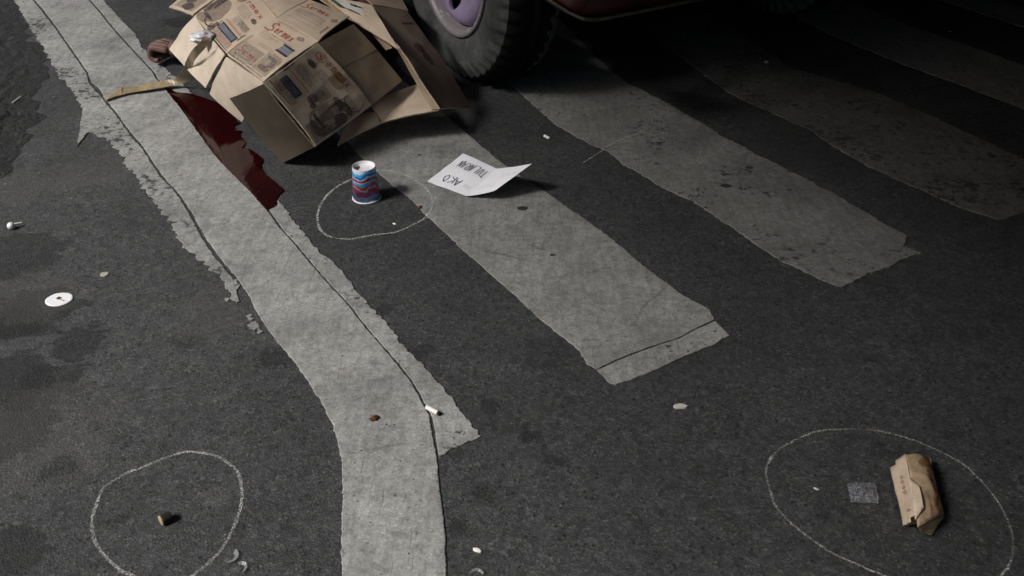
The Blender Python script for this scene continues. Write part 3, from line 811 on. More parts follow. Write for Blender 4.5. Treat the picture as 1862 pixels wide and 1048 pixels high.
# ------------------------------------------------------------------ cardboard
PANELS = {}
class Panel:
    def __init__(s, name, parent, c, mat, bulge=0.004, seed=0.0, thick=0.004, n=10, label=None, edge=None):
        """c = four measured corners (px, py, height) in the order (0,0) (1,0) (1,1) (0,1)"""
        s.c = [P(q[0], q[1], q[2] * (0.84 if q[2] > .11 else 1.0)) for q in c]; s.b = bulge; s.seed = seed
        nr = (s.c[1] - s.c[0]).cross(s.c[3] - s.c[0]).normalized()
        if nr.dot(Vector((0, 0, H)) - s.c[0]) < 0: nr = -nr
        s.nr = nr
        v = []; f = []; uv = []
        for j in range(n + 1):
            for i in range(n + 1):
                v.append(s.at(i / n, j / n, 0, True)); uv.append((i / n, j / n))
        N1 = (n + 1) ** 2
        for k in range(N1): v.append(v[k] - nr * thick); uv.append(uv[k])
        for j in range(n):
            for i in range(n):
                a = j * (n + 1) + i
                f.append((a, a + 1, a + n + 2, a + n + 1)); f.append((N1 + a, N1 + a + n + 1, N1 + a + n + 2, N1 + a + 1))
        nt_ = len(f)
        ring = [i for i in range(n + 1)] + [j * (n + 1) + n for j in range(1, n + 1)] + [n * (n + 1) + i for i in range(n - 1, -1, -1)] + [j * (n + 1) for j in range(n - 1, 0, -1)]
        for a, b in zip(ring, ring[1:] + ring[:1]): f.append((a, b, N1 + b, N1 + a))
        mi = [0] * nt_ + [1] * (len(f) - nt_)
        s.o = fix_normals(mesh_obj(name, v, f, None, parent, uvs=uv, mats=[mat, edge or M['card_edge']], midx=mi))
        if label: s.o['label'] = label
    def at(s, u, v, lift=0.0008, rag=False):
        c = s.c
        p = c[0] * (1 - u) * (1 - v) + c[1] * u * (1 - v) + c[2] * u * v + c[3] * (1 - u) * v
        q = p * 5.0
        b = s.b * 4 * (u * (1 - u) + v * (1 - v)) * 0.5 + 0.6 * s.b * noise.noise(q * 1.6 + Vector((s.seed, 0, 0))) + 0.0022 * noise.noise(p * 21) 
        if rag:
            e = min(u, 1 - u, v, 1 - v)
            if e < 1e-6: p = p + (c[1] - c[0]).normalized() * 0.0012 * noise.noise(p * 60) + (c[3] - c[0]).normalized() * 0.0012 * noise.noise(p * 60 + Vector((5, 0, 0)))
        return p + s.nr * (b + lift)
    def ink(s, name, polys, mat, lift=0.0009):
        """flat print: polygons given in the panel's own coordinates"""
        bm = bmesh.new()
        for poly in polys:
            vs = [bm.verts.new((x, y, 0)) for x, y in poly]
            try: bm.faces.new(vs)
            except ValueError: pass
        for k in range(1, 10):
            for ax in ((1, 0, 0), (0, 1, 0)):
                bmesh.ops.bisect_plane(bm, geom=bm.verts[:] + bm.edges[:] + bm.faces[:], plane_co=(k / 10, k / 10, 0), plane_no=ax)
        bmesh.ops.triangulate(bm, faces=bm.faces[:])
        bm.verts.index_update()
        v = [s.at(q.co.x, q.co.y, lift) for q in bm.verts]; f = [tuple(q.index for q in fc.verts) for fc in bm.faces]
        bm.free()
        return tag(mesh_obj(name, v, f, mat, s.o), kind='stuff')

def rect(u0, u1, v0, v1): return [(u0, v0), (u1, v0), (u1, v1), (u0, v1)]
def blob(cu, cv, ru, rv, seed=0, n=22, rag=0.25):
    return [(cu + ru * math.cos(a) * (1 + rag * noise.noise(Vector((math.cos(a) * 2, math.sin(a) * 2, seed)))), cv + rv * math.sin(a) * (1 + rag * noise.noise(Vector((math.cos(a) * 2, math.sin(a) * 2, seed + 4))))) for a in [2 * math.pi * k / n for k in range(n)]]
def arc(cu, cv, ru, rv, w_, a0, a1, n=14):
    out = [[], []]
    for k in range(n + 1):
        a = R(a0 + (a1 - a0) * k / n)
        out[0].append((cu + ru * math.cos(a), cv + rv * math.sin(a))); out[1].append((cu + (ru - w_) * math.cos(a), cv + (rv - w_) * math.sin(a)))
    return [[out[0][k], out[0][k + 1], out[1][k + 1], out[1][k]] for k in range(n)]

STROKES = {
 'A': [[(0, 0), (.45, 1), (.9, 0)], [(.2, .4), (.7, .4)]], 'K': [[(0, 0), (0, 1)], [(.75, 1), (.05, .45), (.8, 0)]], 'O': [[(.4, 0), (.05, .3), (.1, .8), (.45, 1), (.8, .75), (.8, .25), (.4, 0)]],
 'T': [[(.4, 0), (.4, 1)], [(0, 1), (.85, 1)]], 'U': [[(0, 1), (.03, .25), (.3, 0), (.6, .2), (.65, 1)]], 'L': [[(0, 1), (0, 0), (.6, 0)]], 'R': [[(0, 0), (0, 1), (.5, .95), (.6, .7), (.4, .5), (0, .48), (.7, 0)]],
 'N': [[(0, 0), (0, 1), (.65, 0), (.65, 1)]], 'e': [[(.05, .33), (.6, .33), (.5, .6), (.2, .62), (.03, .3), (.25, 0), (.6, .1)]], 'r': [[(.05, 0), (.05, .62)], [(.05, .4), (.3, .62), (.5, .58)]],
 'm': [[(0, 0), (0, .62)], [(0, .45), (.25, .62), (.4, .5), (.4, 0)], [(.4, .45), (.65, .62), (.8, .5), (.8, 0)]], 'i': [[(.1, 0), (.1, .62)], [(.1, .82), (.1, .92)]],
 'x': [[(0, 0), (.55, .62)], [(0, .62), (.55, 0)]],
 'S': [[(.85, .85), (.5, 1.0), (.12, .78), (.25, .55), (.6, .42), (.7, .18), (.35, 0), (-.25, .05)]],
 'n': [[(0, 0), (0, .62)], [(0, .45), (.25, .62), (.45, .5), (.45, 0)]],
}
def write(word, u0, u1, v0, v1, w_, axis='v', rng=None, wob=0.0, caps=1.0):
    """strokes of a word between two lines; axis 'v': reads towards +v with letter tops to +u"""
    rng = rng or random.Random(3)
    polys = []; n = len(word)
    for k, chx in enumerate(word):
        for st in STROKES[chx]:
            pts = []
            for x, y in st:
                x += rng.uniform(-wob, wob); y += rng.uniform(-wob, wob)
                s_ = (k + 0.08 + x * 0.86) / n
                if axis == 'v': pts.append((u0 + (u1 - u0) * y * caps, v0 + (v1 - v0) * s_))
                else: pts.append((u0 + (u1 - u0) * s_, v0 + (v1 - v0) * y * caps))
            for a, b in zip(pts[:-1], pts[1:]):
                d = Vector((b[0] - a[0], b[1] - a[1]));
                if d.length < 1e-6: continue
                d.normalize(); nx, ny = -d.y * w_, d.x * w_
                ex, ey = d.x * w_ * .6, d.y * w_ * .6
                polys.append([(a[0] + nx - ex, a[1] + ny - ey), (b[0] + nx + ex, b[1] + ny + ey), (b[0] - nx + ex, b[1] - ny + ey), (a[0] - nx - ex, a[1] - ny - ey)])
    return polys

M['card_edge'] = mk_flat("board_edge", (0.45, 0.36, 0.25), 0.85, var=0.3, scale=200)
a_ = (353, 30, .27); b_ = (413, 100, .28); c_ = (504, 33, .35); d_ = (479, 148, .30); e_ = (577, 75, .345); f_ = (635, 30, .33); g_ = (563, 0, .345); a2 = (444, -37, .33)
cb = P(480, 150)
box1 = empty("cardboard_box", (cb.x, cb.y, 0), "opened printed cardboard box with red lettering spread over the person", "cardboard box")
A0 = Panel("flap", box1, [(307, 13, .20), (395, -55, .26), a2, (350, 28, .265)], M['card'], 0.004, 1.0)
A1 = Panel("panel", box1, [a_, a2, c_, (413, 99, .282)], M['card'], 0.008, 2.0)
Ab = Panel("flap", box1, [(445, -36, .332), (505, -82, .34), (562, -2, .345), (505, 32, .351)], M['card'], 0.004, 3.0)
A2 = Panel("panel", box1, [b_, c_, e_, d_], M['card'], 0.007, 4.0)
A3 = Panel("panel", box1, [(505, 33, .351), g_, f_, (578, 75, .346)], M['card'], 0.006, 5.0)
C1 = Panel("flap", box1, [a_, (410, 100, .279), (373, 160, .09), (308, 90, .12)], M['card_in'], 0.006, 6.0, label="pale unprinted flap beside the hand")
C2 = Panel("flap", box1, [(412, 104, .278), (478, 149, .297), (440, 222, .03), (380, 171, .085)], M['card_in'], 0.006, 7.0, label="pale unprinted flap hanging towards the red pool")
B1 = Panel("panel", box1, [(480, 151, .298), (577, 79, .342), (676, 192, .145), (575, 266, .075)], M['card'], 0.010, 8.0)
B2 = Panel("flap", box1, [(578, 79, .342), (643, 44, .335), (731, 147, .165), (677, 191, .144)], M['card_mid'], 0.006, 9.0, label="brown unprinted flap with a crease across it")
B3 = Panel("flap", box1, [(479, 153, .292), (572, 267, .073), (514, 296, .006), (416, 179, .14)], M['card_shaded'], 0.008, 10.0, label="brown flap reaching to the road, darkened in colour for shade")

# --- print on the front panel
B1.ink("printed_label", [rect(.17, .30, .07, .37)], M['navy_ink'])
B1.ink("printed_label", [rect(.187 + .031 * k, .212 + .031 * k, .09 + .087 * j, .168 + .087 * j) for k in range(3) for j in range(3)], M['steel_ink'], 0.0016)
B1.ink("printed_label", [rect(.19, .27, .082, .1)], M['lightsteel_ink'], 0.0022)
B1.ink("printed_band", [rect(.085, .165, .05, .42)], M['pink_ink'])
B1.ink("printed_line", [rect(.055, .075, .01, .40), rect(.30, .50, .004, .03)], M['brown_ink'])
B1.ink("printed_line", [rect(.372, .388, .06, .40), rect(.335, .342, .08, .40)], M['orange_ink'])
B1.ink("printed_text", [rect(.44 + .026 * k, .456 + .026 * k, .06, .25 - .03 * (k % 3)) for k in range(5)], M['pale_ink'])
B1.ink("printed_text", [rect(.45, .462, .30, .42), rect(.50, .51, .28, .40)], M['grey_ink'])
B1.ink("printed_emblem", [blob(.695, .145, .045, .075, 3)], M['brown_ink'])
B1.ink("printed_logo", arc(.875, .155, .082, .078, .016, 0, 360, 24) + write("S", .83, .92, .11, .205, .011), M['red_ink'])
B1.ink("printed_logo", write("ermex", .835, .97, .245, .66, .0095), M['red_ink'])
B1.ink("brown_stain", [blob(.79, .50, .085, .11, 5), blob(.86, .45, .05, .1, 9)], M['stain'], 0.0014)
B1.ink("torn_spot", [[(.95, .42), (.995, .45), (.985, .49), (.945, .47)]], M['label'], 0.0018)
B1.ink("printed_picture", [blob(.36, .49, .075, .06, 2), blob(.30, .56, .05, .035, 12), blob(.62, .72, .05, .09, 4), blob(.55, .70, .12, .02, 31), blob(.50, .90, .11, .075, 6), blob(.66, .84, .05, .11, 7), blob(.585, .80, .035, .03, 8), [(.20, .66), (.24, .63), (.26, .86), (.21, .88)], blob(.42, .955, .14, .022, 21)]
       + arc(.76, .80, .085, .10, .016, 100, 290) + arc(.80, .86, .13, .10, .014, 30, 190) + arc(.24, .74, .13, .14, .018, 60, 300) + arc(.22, .74, .08, .11, .010, 60, 300), M['brown_ink'])
B1.ink("printed_picture", [[(.32, .58), (.50, .62), (.44, .84), (.25, .80)], blob(.20, .90, .12, .06, 11), blob(.44, .50, .12, .05, 13), blob(.12, .80, .06, .12, 15), blob(.35, .93, .2, .05, 17)], M['grey_ink'], 0.0014)
B1.ink("printed_picture", [rect(.03, .80, .70, .975), rect(.40, .62, .42, .60)], M['pale_ink'], 0.0006)
# --- print on the middle panel
A2.ink("printed_logo", write("S", .72, .91, .07, .27, .013) + write("ermex", .74, .87, .26, .72, .012), M['mid_red_ink'])
A2.ink("printed_logo", write("S", .16, .29, .09, .24, .011) + write("ermex", .14, .235, .23, .62, .010), M['pale_red_ink'])
A2.ink("printed_label", [rect(.485, .655, .67, .90)], M['lightsteel_ink'])
A2.ink("printed_label", [rect(.480, .515, .66, .91), rect(.628, .662, .66, .91)], M['navy_ink'], 0.0016)
A2.ink("printed_emblem", [[(.82, .74), (.88, .68), (.93, .80), (.86, .86)]], M['grey_ink'])
A2.ink("printed_line", [rect(.018, .045, .03, .93), [(.02, .015), (.50, .03), (.50, .06), (.16, .05), (.09, .15), (.02, .2)]], M['grey_ink'])
A2.ink("printed_picture", [blob(.15, .80, .05, .12, 3), blob(.26, .86, .07, .06, 5), blob(.34, .78, .03, .1, 8)] + arc(.24, .38, .20, .36, .012, 100, 320) + arc(.30, .34, .22, .3, .01, 150, 300), M['grey_ink'])
A2.ink("printed_picture", [rect(.06, .40, .62, .95), rect(.07, .34, .08, .60)], M['pale_ink'], 0.0006)
A2.ink("printed_text", [rect(.62, .632, .30, .55), rect(.675, .687, .30, .80), rect(.96, .97, .15, .85), rect(.40, .43, .70, .90)], M['pink_ink'])
# --- print on the upper panels
A1.ink("printed_label", [rect(.155, .29, .50, .92)], M['navy_ink'])
A1.ink("printed_label", [rect(.18, .265, .52, .90)], M['lightsteel_ink'], 0.0016)
A1.ink("printed_band", [rect(.035, .15, .50, .95)], M['pink_ink'])
A1.ink("printed_line", [rect(.012, .03, .42, .965), rect(.25, .42, .935, .958), blob(.09, .43, .07, .06, 3), blob(.19, .46, .03, .05, 33)], M['brown_ink'])
A1.ink("printed_line", [rect(.335, .35, .50, .95), rect(.365, .372, .55, .95)], M['orange_ink'])
A1.ink("printed_emblem", [blob(.66, .83, .042, .055, 4)], M['brown_ink'])
A1.ink("printed_logo", write("S", .75, .87, .22, .36, .009) + write("ermex", .765, .855, .37, .90, .0085), M['mid_red_ink'])
A1.ink("brown_stain", [blob(.74, .33, .07, .10, 6)], M['stain'], 0.0014)
A1.ink("printed_text", [rect(.43, .53, .70, .90), rect(.56, .57, .55, .72)], M['pale_ink'])
A1.ink("printed_picture", [blob(.50, .17, .20, .045, 2), blob(.27, .07, .11, .06, 7), blob(.16, .20, .03, .13, 5), blob(.42, .08, .1, .04, 9)] + arc(.20, .33, .16, .16, .02, 60, 250) + arc(.13, .34, .08, .1, .012, 60, 250), M['brown_ink'])
A1.ink("printed_picture", [blob(.34, .25, .24, .17, 9), blob(.08, .14, .07, .14, 14)], M['grey_ink'], 0.0006)
A3.ink("printed_logo", write("S", .62, .84, .08, .29, .013) + write("ermex", .645, .80, .27, .74, .012), M['mid_red_ink'])
A3.ink("printed_emblem", [[(.56, .88), (.64, .82), (.72, .92), (.64, .98)], rect(.16, .42, .90, .945)], M['grey_ink'])
A3.ink("printed_text", [rect(.50, .51, .30, .80), rect(.30, .315, .15, .85), rect(.18, .19, .1, .8)], M['pale_ink'])
def fine_print(pn, u0, u1, v0, v1, n, seed, mat='grey_ink'):
    rng = random.Random(seed); out = []
    for k in range(n):
        u = u0 + (u1 - u0) * (k + .3) / n; v = v0
        while v < v1:
            ln = rng.uniform(.015, .06); out.append(rect(u, u + (u1 - u0) * .42 / n, v, min(v1, v + ln))); v += ln + .012
    pn.ink("fine_print", out, M[mat])
fine_print(A1, .40, .53, .58, .93, 6, 1); fine_print(A1, .58, .72, .46, .74, 5, 2); fine_print(A2, .40, .47, .30, .66, 3, 3); fine_print(A2, .56, .70, .10, .40, 5, 4); fine_print(A2, .92, .97, .10, .60, 2, 5)
fine_print(A3, .36, .56, .12, .78, 6, 6); fine_print(A3, .86, .95, .15, .60, 3, 7); fine_print(B1, .43, .60, .06, .36, 7, 8); fine_print(B1, .62, .76, .26, .44, 5, 9); fine_print(B1, .09, .16, .07, .40, 5, 10, 'brown_ink')
A0.ink("printed_picture", [blob(.40, .45, .22, .22, 3), blob(.7, .6, .15, .2, 5), blob(.12, .6, .08, .2, 6)], M['brown_ink'])
A0.ink("printed_picture", [rect(.05, .95, .15, .9)], M['pale_ink'], 0.0006)
# crease across the brown flap
B2.ink("crease", [[(.0, .405), (.98, .455), (1.0, .475), (1.0, .49), (.5, .445), (.0, .418)]], M['brown_ink'])

# --- the second box under it
cd = P(740, 120)
box2 = empty("cardboard_box", (cd.x, cd.y, 0), "plain brown cardboard box tilted against the wheel under the printed one", "cardboard box")
D1 = Panel("panel", box2, [(560, -14, .325), (676, 10, .33), (725, 90, .28), (634, 34, .30)], M['card'], 0.004, 11.0)
Panel("panel", box2, [(711, 67, .285), (725, 88, .282), (798, 199, .094), (783, 199, .094)], M['card_mid'], 0.001, 12.0, n=6)
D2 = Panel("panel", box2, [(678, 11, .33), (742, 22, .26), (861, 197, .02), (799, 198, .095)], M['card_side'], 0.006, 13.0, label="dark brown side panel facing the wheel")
D3 = Panel("flap", box2, [(672, 188, .088), (762, 152, .108), (798, 200, .092), (696, 222, .070)], M['card'], 0.004, 14.0)
D4 = Panel("flap", box2, [(640, 214, .05), (686, 202, .074), (695, 222, .069), (612, 264, .024)], M['card'], 0.003, 15.0)
Panel("flap", box2, [(668, 50, .27), (692, 60, .275), (712, 88, .24), (702, 92, .22)], M['card_mid'], 0.002, 16.0, n=4)
Panel("back_panel", box2, [(600, -60, .02), (700, -60, .02), (742, 20, .25), (678, 8, .31)], M['card_mid'], 0.003, 17.0, n=6)
D1.ink("packing_tape", [[(.02, .02), (.2, .02), (.16, .98), (0.0, .98)]], M['amber_tape'])
D1.ink("shipping_label", [[(.24, .06), (.82, .10), (.70, .44), (.28, .40)]], M['label'], 0.0012)
D1.ink("label_print", [[(.24, .12), (.36, .14), (.42, .40), (.28, .42)], [(.42, .34), (.62, .42), (.62, .48), (.44, .44)], [(.60, .12), (.80, .16), (.80, .2), (.66, .22), (.6, .2)]], M['green_ink'], 0.0018)
D2.ink("scuff", [blob(.5, .42, .12, .05, 3), blob(.55, .52, .1, .08, 6), [(.45, .16), (.9, .13), (.9, .15), (.5, .18)]], M['brown_ink'])
D4.ink("scuff", [rect(.94, .99, .05, .95)], M['stain'])

# --- loose packing tape trailing onto the line
def tape():
    rows = [((191, 184), (190, 180), .008, .008), ((206, 177), (203, 171), .011, .012), ((222, 173), (219, 161), .010, .018), ((234, 170), (229, 159), .010, .016), ((265, 165), (262, 154), .012, .018), ((306, 158), (300, 147), .014, .024),
            ((332, 152), (318, 143), .020, .035), ((350, 145), (327, 134), .035, .06), ((353, 138), (334, 124), .06, .10), ((350, 128), (338, 112), .10, .14), ((353, 113), (345, 98), .15, .18), ((362, 100), (352, 88), .19, .215), ((376, 84), (362, 78), .232, .245), ((384, 70), (372, 66), .262, .266)]
    L = [P(*a, z1) for a, b, z1, z2 in rows]; Q = [P(*b, z2) for a, b, z1, z2 in rows]
    L = smooth_closed(L, 5, False); Q = smooth_closed(Q, 5, False)
    v = []; f = []
    for i, (a, b) in enumerate(zip(L, Q)):
        m = a.lerp(b, .5) + Vector((0, 0, .0035 * noise.noise(Vector((i * .45, 2.0, 0)))))
        v += [a, m, b]
    n = len(L)
    for i in range(n - 1):
        for k in range(2): f.append((i * 3 + k, i * 3 + k + 1, i * 3 + k + 4, i * 3 + k + 3))
    o = mesh_obj("packing_tape", v, f, M['tape'], smooth=False)
    so = o.modifiers.new("thick", 'SOLIDIFY'); so.thickness = 0.0012
    return tag(o, "loose brown packing tape trailing from the pale flap across the white line", "tape")
tape()
def crumple(name, c, rx, ry, rz, mat, seed, sub=4, amp=0.35, rot=0.0):
    bm = bmesh.new(); bmesh.ops.create_icosphere(bm, subdivisions=sub, radius=1.0)
    cr, sr = math.cos(rot), math.sin(rot)
    for vtx in bm.verts:
        k = 1 + amp * noise.noise(vtx.co * 1.9 + Vector((seed, 0, 0))) + amp * .5 * noise.noise(vtx.co * 5 + Vector((0, seed, 0)))
        x, y, z = vtx.co.x * rx * k, vtx.co.y * ry * k, vtx.co.z * rz * k
        vtx.co = Vector((x * cr - y * sr, x * sr + y * cr, z + rz))
    me = bpy.data.meshes.new(name); bm.to_mesh(me); bm.free(); me.materials.append(mat)
    for p in me.polygons: p.use_smooth = True
    o = bpy.data.objects.new(name, me); o.location = c; COL.objects.link(o); ORIGIN[o.name] = Vector(c)
    return o
tag(crumple("plastic_scrap", P(369, 77, .225), .036, .026, .014, M['wad'], 3.0, rot=0.5), "crumpled shiny white plastic scrap on the pale cardboard flap", "plastic scrap")

# ------------------------------------------------------------------ paper cup
def mk_cup():
    t = NT("cup_print"); p = t.objc()
    sx = t.n("ShaderNodeSeparateXYZ"); t.l(p, sx.inputs[0])
    ang = t.math('ARCTAN2', sx.outputs[1], sx.outputs[0])
    w1 = t.math('SINE', t.math('MULTIPLY_ADD', ang, 3.0, 0.9))
    n1 = t.noise(p, 26, 2)
    z = t.math('DIVIDE', sx.outputs[2], 0.088)
    q = t.math('ADD', z, t.math('ADD', t.math('MULTIPLY', w1, 0.065), t.math('MULTIPLY', t.math('SUBTRACT', n1, 0.5), 0.48)))
    W_, C_, B_, N_, R_, V_, K_ = (.7, .7, .74), (.05, .46, .82), (.03, .20, .64), (.012, .03, .12), (.62, .06, .07), (.32, .14, .50), (.02, .13, .17)
    col = t.ramp(q, [(0.0, W_), (.07, V_), (.14, C_), (.19, (.45, .6, .65)), (.225, V_), (.28, R_), (.36, V_), (.40, W_), (.43, R_), (.50, C_), (.585, W_), (.61, R_), (.665, N_), (.70, (.42, .5, .72)), (.77, N_), (.80, B_), (.86, C_), (.93, W_)], 'CONSTANT')
    sp = t.vor(p, 90); col = t.mix(t.ramp(sp, [(0.10, 1.0), (0.16, 0.0)]), col, (.65, .66, .7))
    return t.set(col, 0.45, 0.45)
M['cup'] = mk_cup()
M['cup_white'] = mk_flat("white_cup_board", (0.80, 0.80, 0.83), 0.5, 0.4, var=0.03)
M['cup_stain'] = mk_flat("cup_stain", (0.08, 0.05, 0.07), 0.6)
def cup():
    c = P(667, 360.5); c.z = 0.0005
    root = empty("paper_cup", c, "upside-down paper cup with blue, red and white print inside the chalk circle", "cup")
    up = Vector((0, 0, 1))
    def lt(name, prof, mat, parent=root, seg=48):
        return lathe(name, [(z, r) for z, r in prof], mat, c, up, parent, seg) if False else _lz(name, prof, mat, parent, seg)
    def _lz(name, prof, mat, parent, seg):
        v = []; f = []; m = len(prof)
        for k in range(seg):
            a = 2 * math.pi * k / seg
            for z, r in prof: v.append(c + Vector((r * math.cos(a), r * math.sin(a), z)))
        for k in range(seg):
            for i in range(m - 1): f.append((k * m + i, k * m + i + 1, ((k + 1) % seg) * m + i + 1, ((k + 1) % seg) * m + i))
        return fix_normals(mesh_obj(name, v, f, mat, parent, smooth=True))
    lt("cup_wall", [(0.004, .0325), (.0035, .0336), (0.086, .0282), (.0872, .0279)], M['cup'])
    lt("rolled_rim", [(.0006, .0332), (0.0, .0346), (.0012, .0357), (.0032, .0357), (.0044, .0347), (.004, .0334)], M['cup_white'])
    lt("cup_base", [(.0874, .0281), (.0882, .0276), (.0876, .0268), (.0800, .0262), (.0796, .0255), (.0796, .0001)], M['cup_white'])
    lt("inner_wall", [(.002, .0325), (.080, .0272)], M['cup_white'])
    q = c + Vector((-.0155, .003, .0801))
    v = [q + Vector((.0048 * math.cos(a) * (1 + .3 * math.sin(3 * a)), .011 * math.sin(a), .0004)) for a in [2 * math.pi * k / 14 for k in range(14)]]
    mesh_obj("base_stain", v, [tuple(range(14))], M['cup_stain'], root)
cup()

# ------------------------------------------------------------------ paper note
def note():
    n = 14
    Lc, Tc, Fc, Bc, Rc, Mc = P(777, 330, .004 + .004), P(842, 279, .018), P(903, 307, .020), P(848, 357, .0075), P(967, 298, .085), P(900, 347, .034)
    c = P(850, 335); c.z = 0
    root = empty("paper_note", c, "folded white sheet with handwriting lying on the crosswalk stripe, one side raised", "paper")
    def left(u, v, lift=0.0):
        p = Bc * (1 - u) * (1 - v) + Lc * u * (1 - v) + Tc * u * v + Fc * (1 - u) * v
        return p + Vector((0, 0, .004 * math.sin(math.pi * v) * math.sin(math.pi * min(1, u * 1.1)) + .0016 * noise.noise(p * 22) + lift))
    def right(u, v, lift=0.0):
        p = Bc * (1 - u) * (1 - v) + Mc * u * (1 - v) + Rc * u * v + Fc * (1 - u) * v
        return p + Vector((0, 0, -.002 * math.sin(math.pi * u) * (1 - .3 * v) + lift + .0016 * noise.noise(p * 22) * (1 - u)))
    v = []; f = []
    for j in range(n + 1):
        for i in range(-n, n + 1):
            t = j / n
            v.append(left(i / n, t) if i >= 0 else right(-i / n, t))
    m = 2 * n + 1
    for j in range(n):
        for i in range(2 * n): f.append((j * m + i, j * m + i + 1, (j + 1) * m + i + 1, (j + 1) * m + i))
    # bent far corner of the sheet
    o = mesh_obj("sheet", v, f, M['white'], root, smooth=False)
    bm = bmesh.new(); bm.from_mesh(o.data)
    bmesh.ops.smooth_vert(bm, verts=[x for x in bm.verts if not x.is_boundary], factor=0.12, use_axis_x=True, use_axis_y=True, use_axis_z=True)
    bm.to_mesh(o.data); bm.free()
    so = o.modifiers.new("thick", 'SOLIDIFY'); so.thickness = 0.0005; so.offset = 0
    rng = random.Random(5)
    def ink(name, polys, fn, mat, lift=.0014):
        vv = []; ff = []
        for poly in polys:
            ff.append(tuple(range(len(vv), len(vv) + len(poly)))); vv += [fn(max(0, x), y, lift) for x, y in poly]
        tag(mesh_obj(name, vv, ff, mat, root), kind='stuff')
    # letters stand on their heads as seen from the camera: baseline away, tops towards the near edge
    def line(word, u0, u1, v_base, v_top, w_): return write(word, u0, u1, v_base, v_top, w_, 'u', rng, 0.075)
    ink("handwriting", line("AKO", .34, .80, .32, .14, .0078), left, M['pen'])
    ink("handwriting", line("TULARAN", .06, .84, .82, .60, .0078), left, M['pen'])
    def scrib(u0, u1, v0, v1, k):
        out = []
        for i in range(k):
            a = u0 + (u1 - u0) * (i + .2) / k; b = a + (u1 - u0) * .55 / k
            va, vb = (v0, v1) if i % 2 else (v1, v0)
            out.append([(a, va), (a + .008, va), (b + .008, vb), (b, vb)])
        return out
    ink("faint_handwriting", scrib(.06, .24, .16, .26, 5), left, M['pen_faint'])
    ink("faint_handwriting", scrib(.12, .62, .20, .34, 7) + scrib(.45, .95, .60, .74, 6), right, M['pen_faint'], .0018)
note()

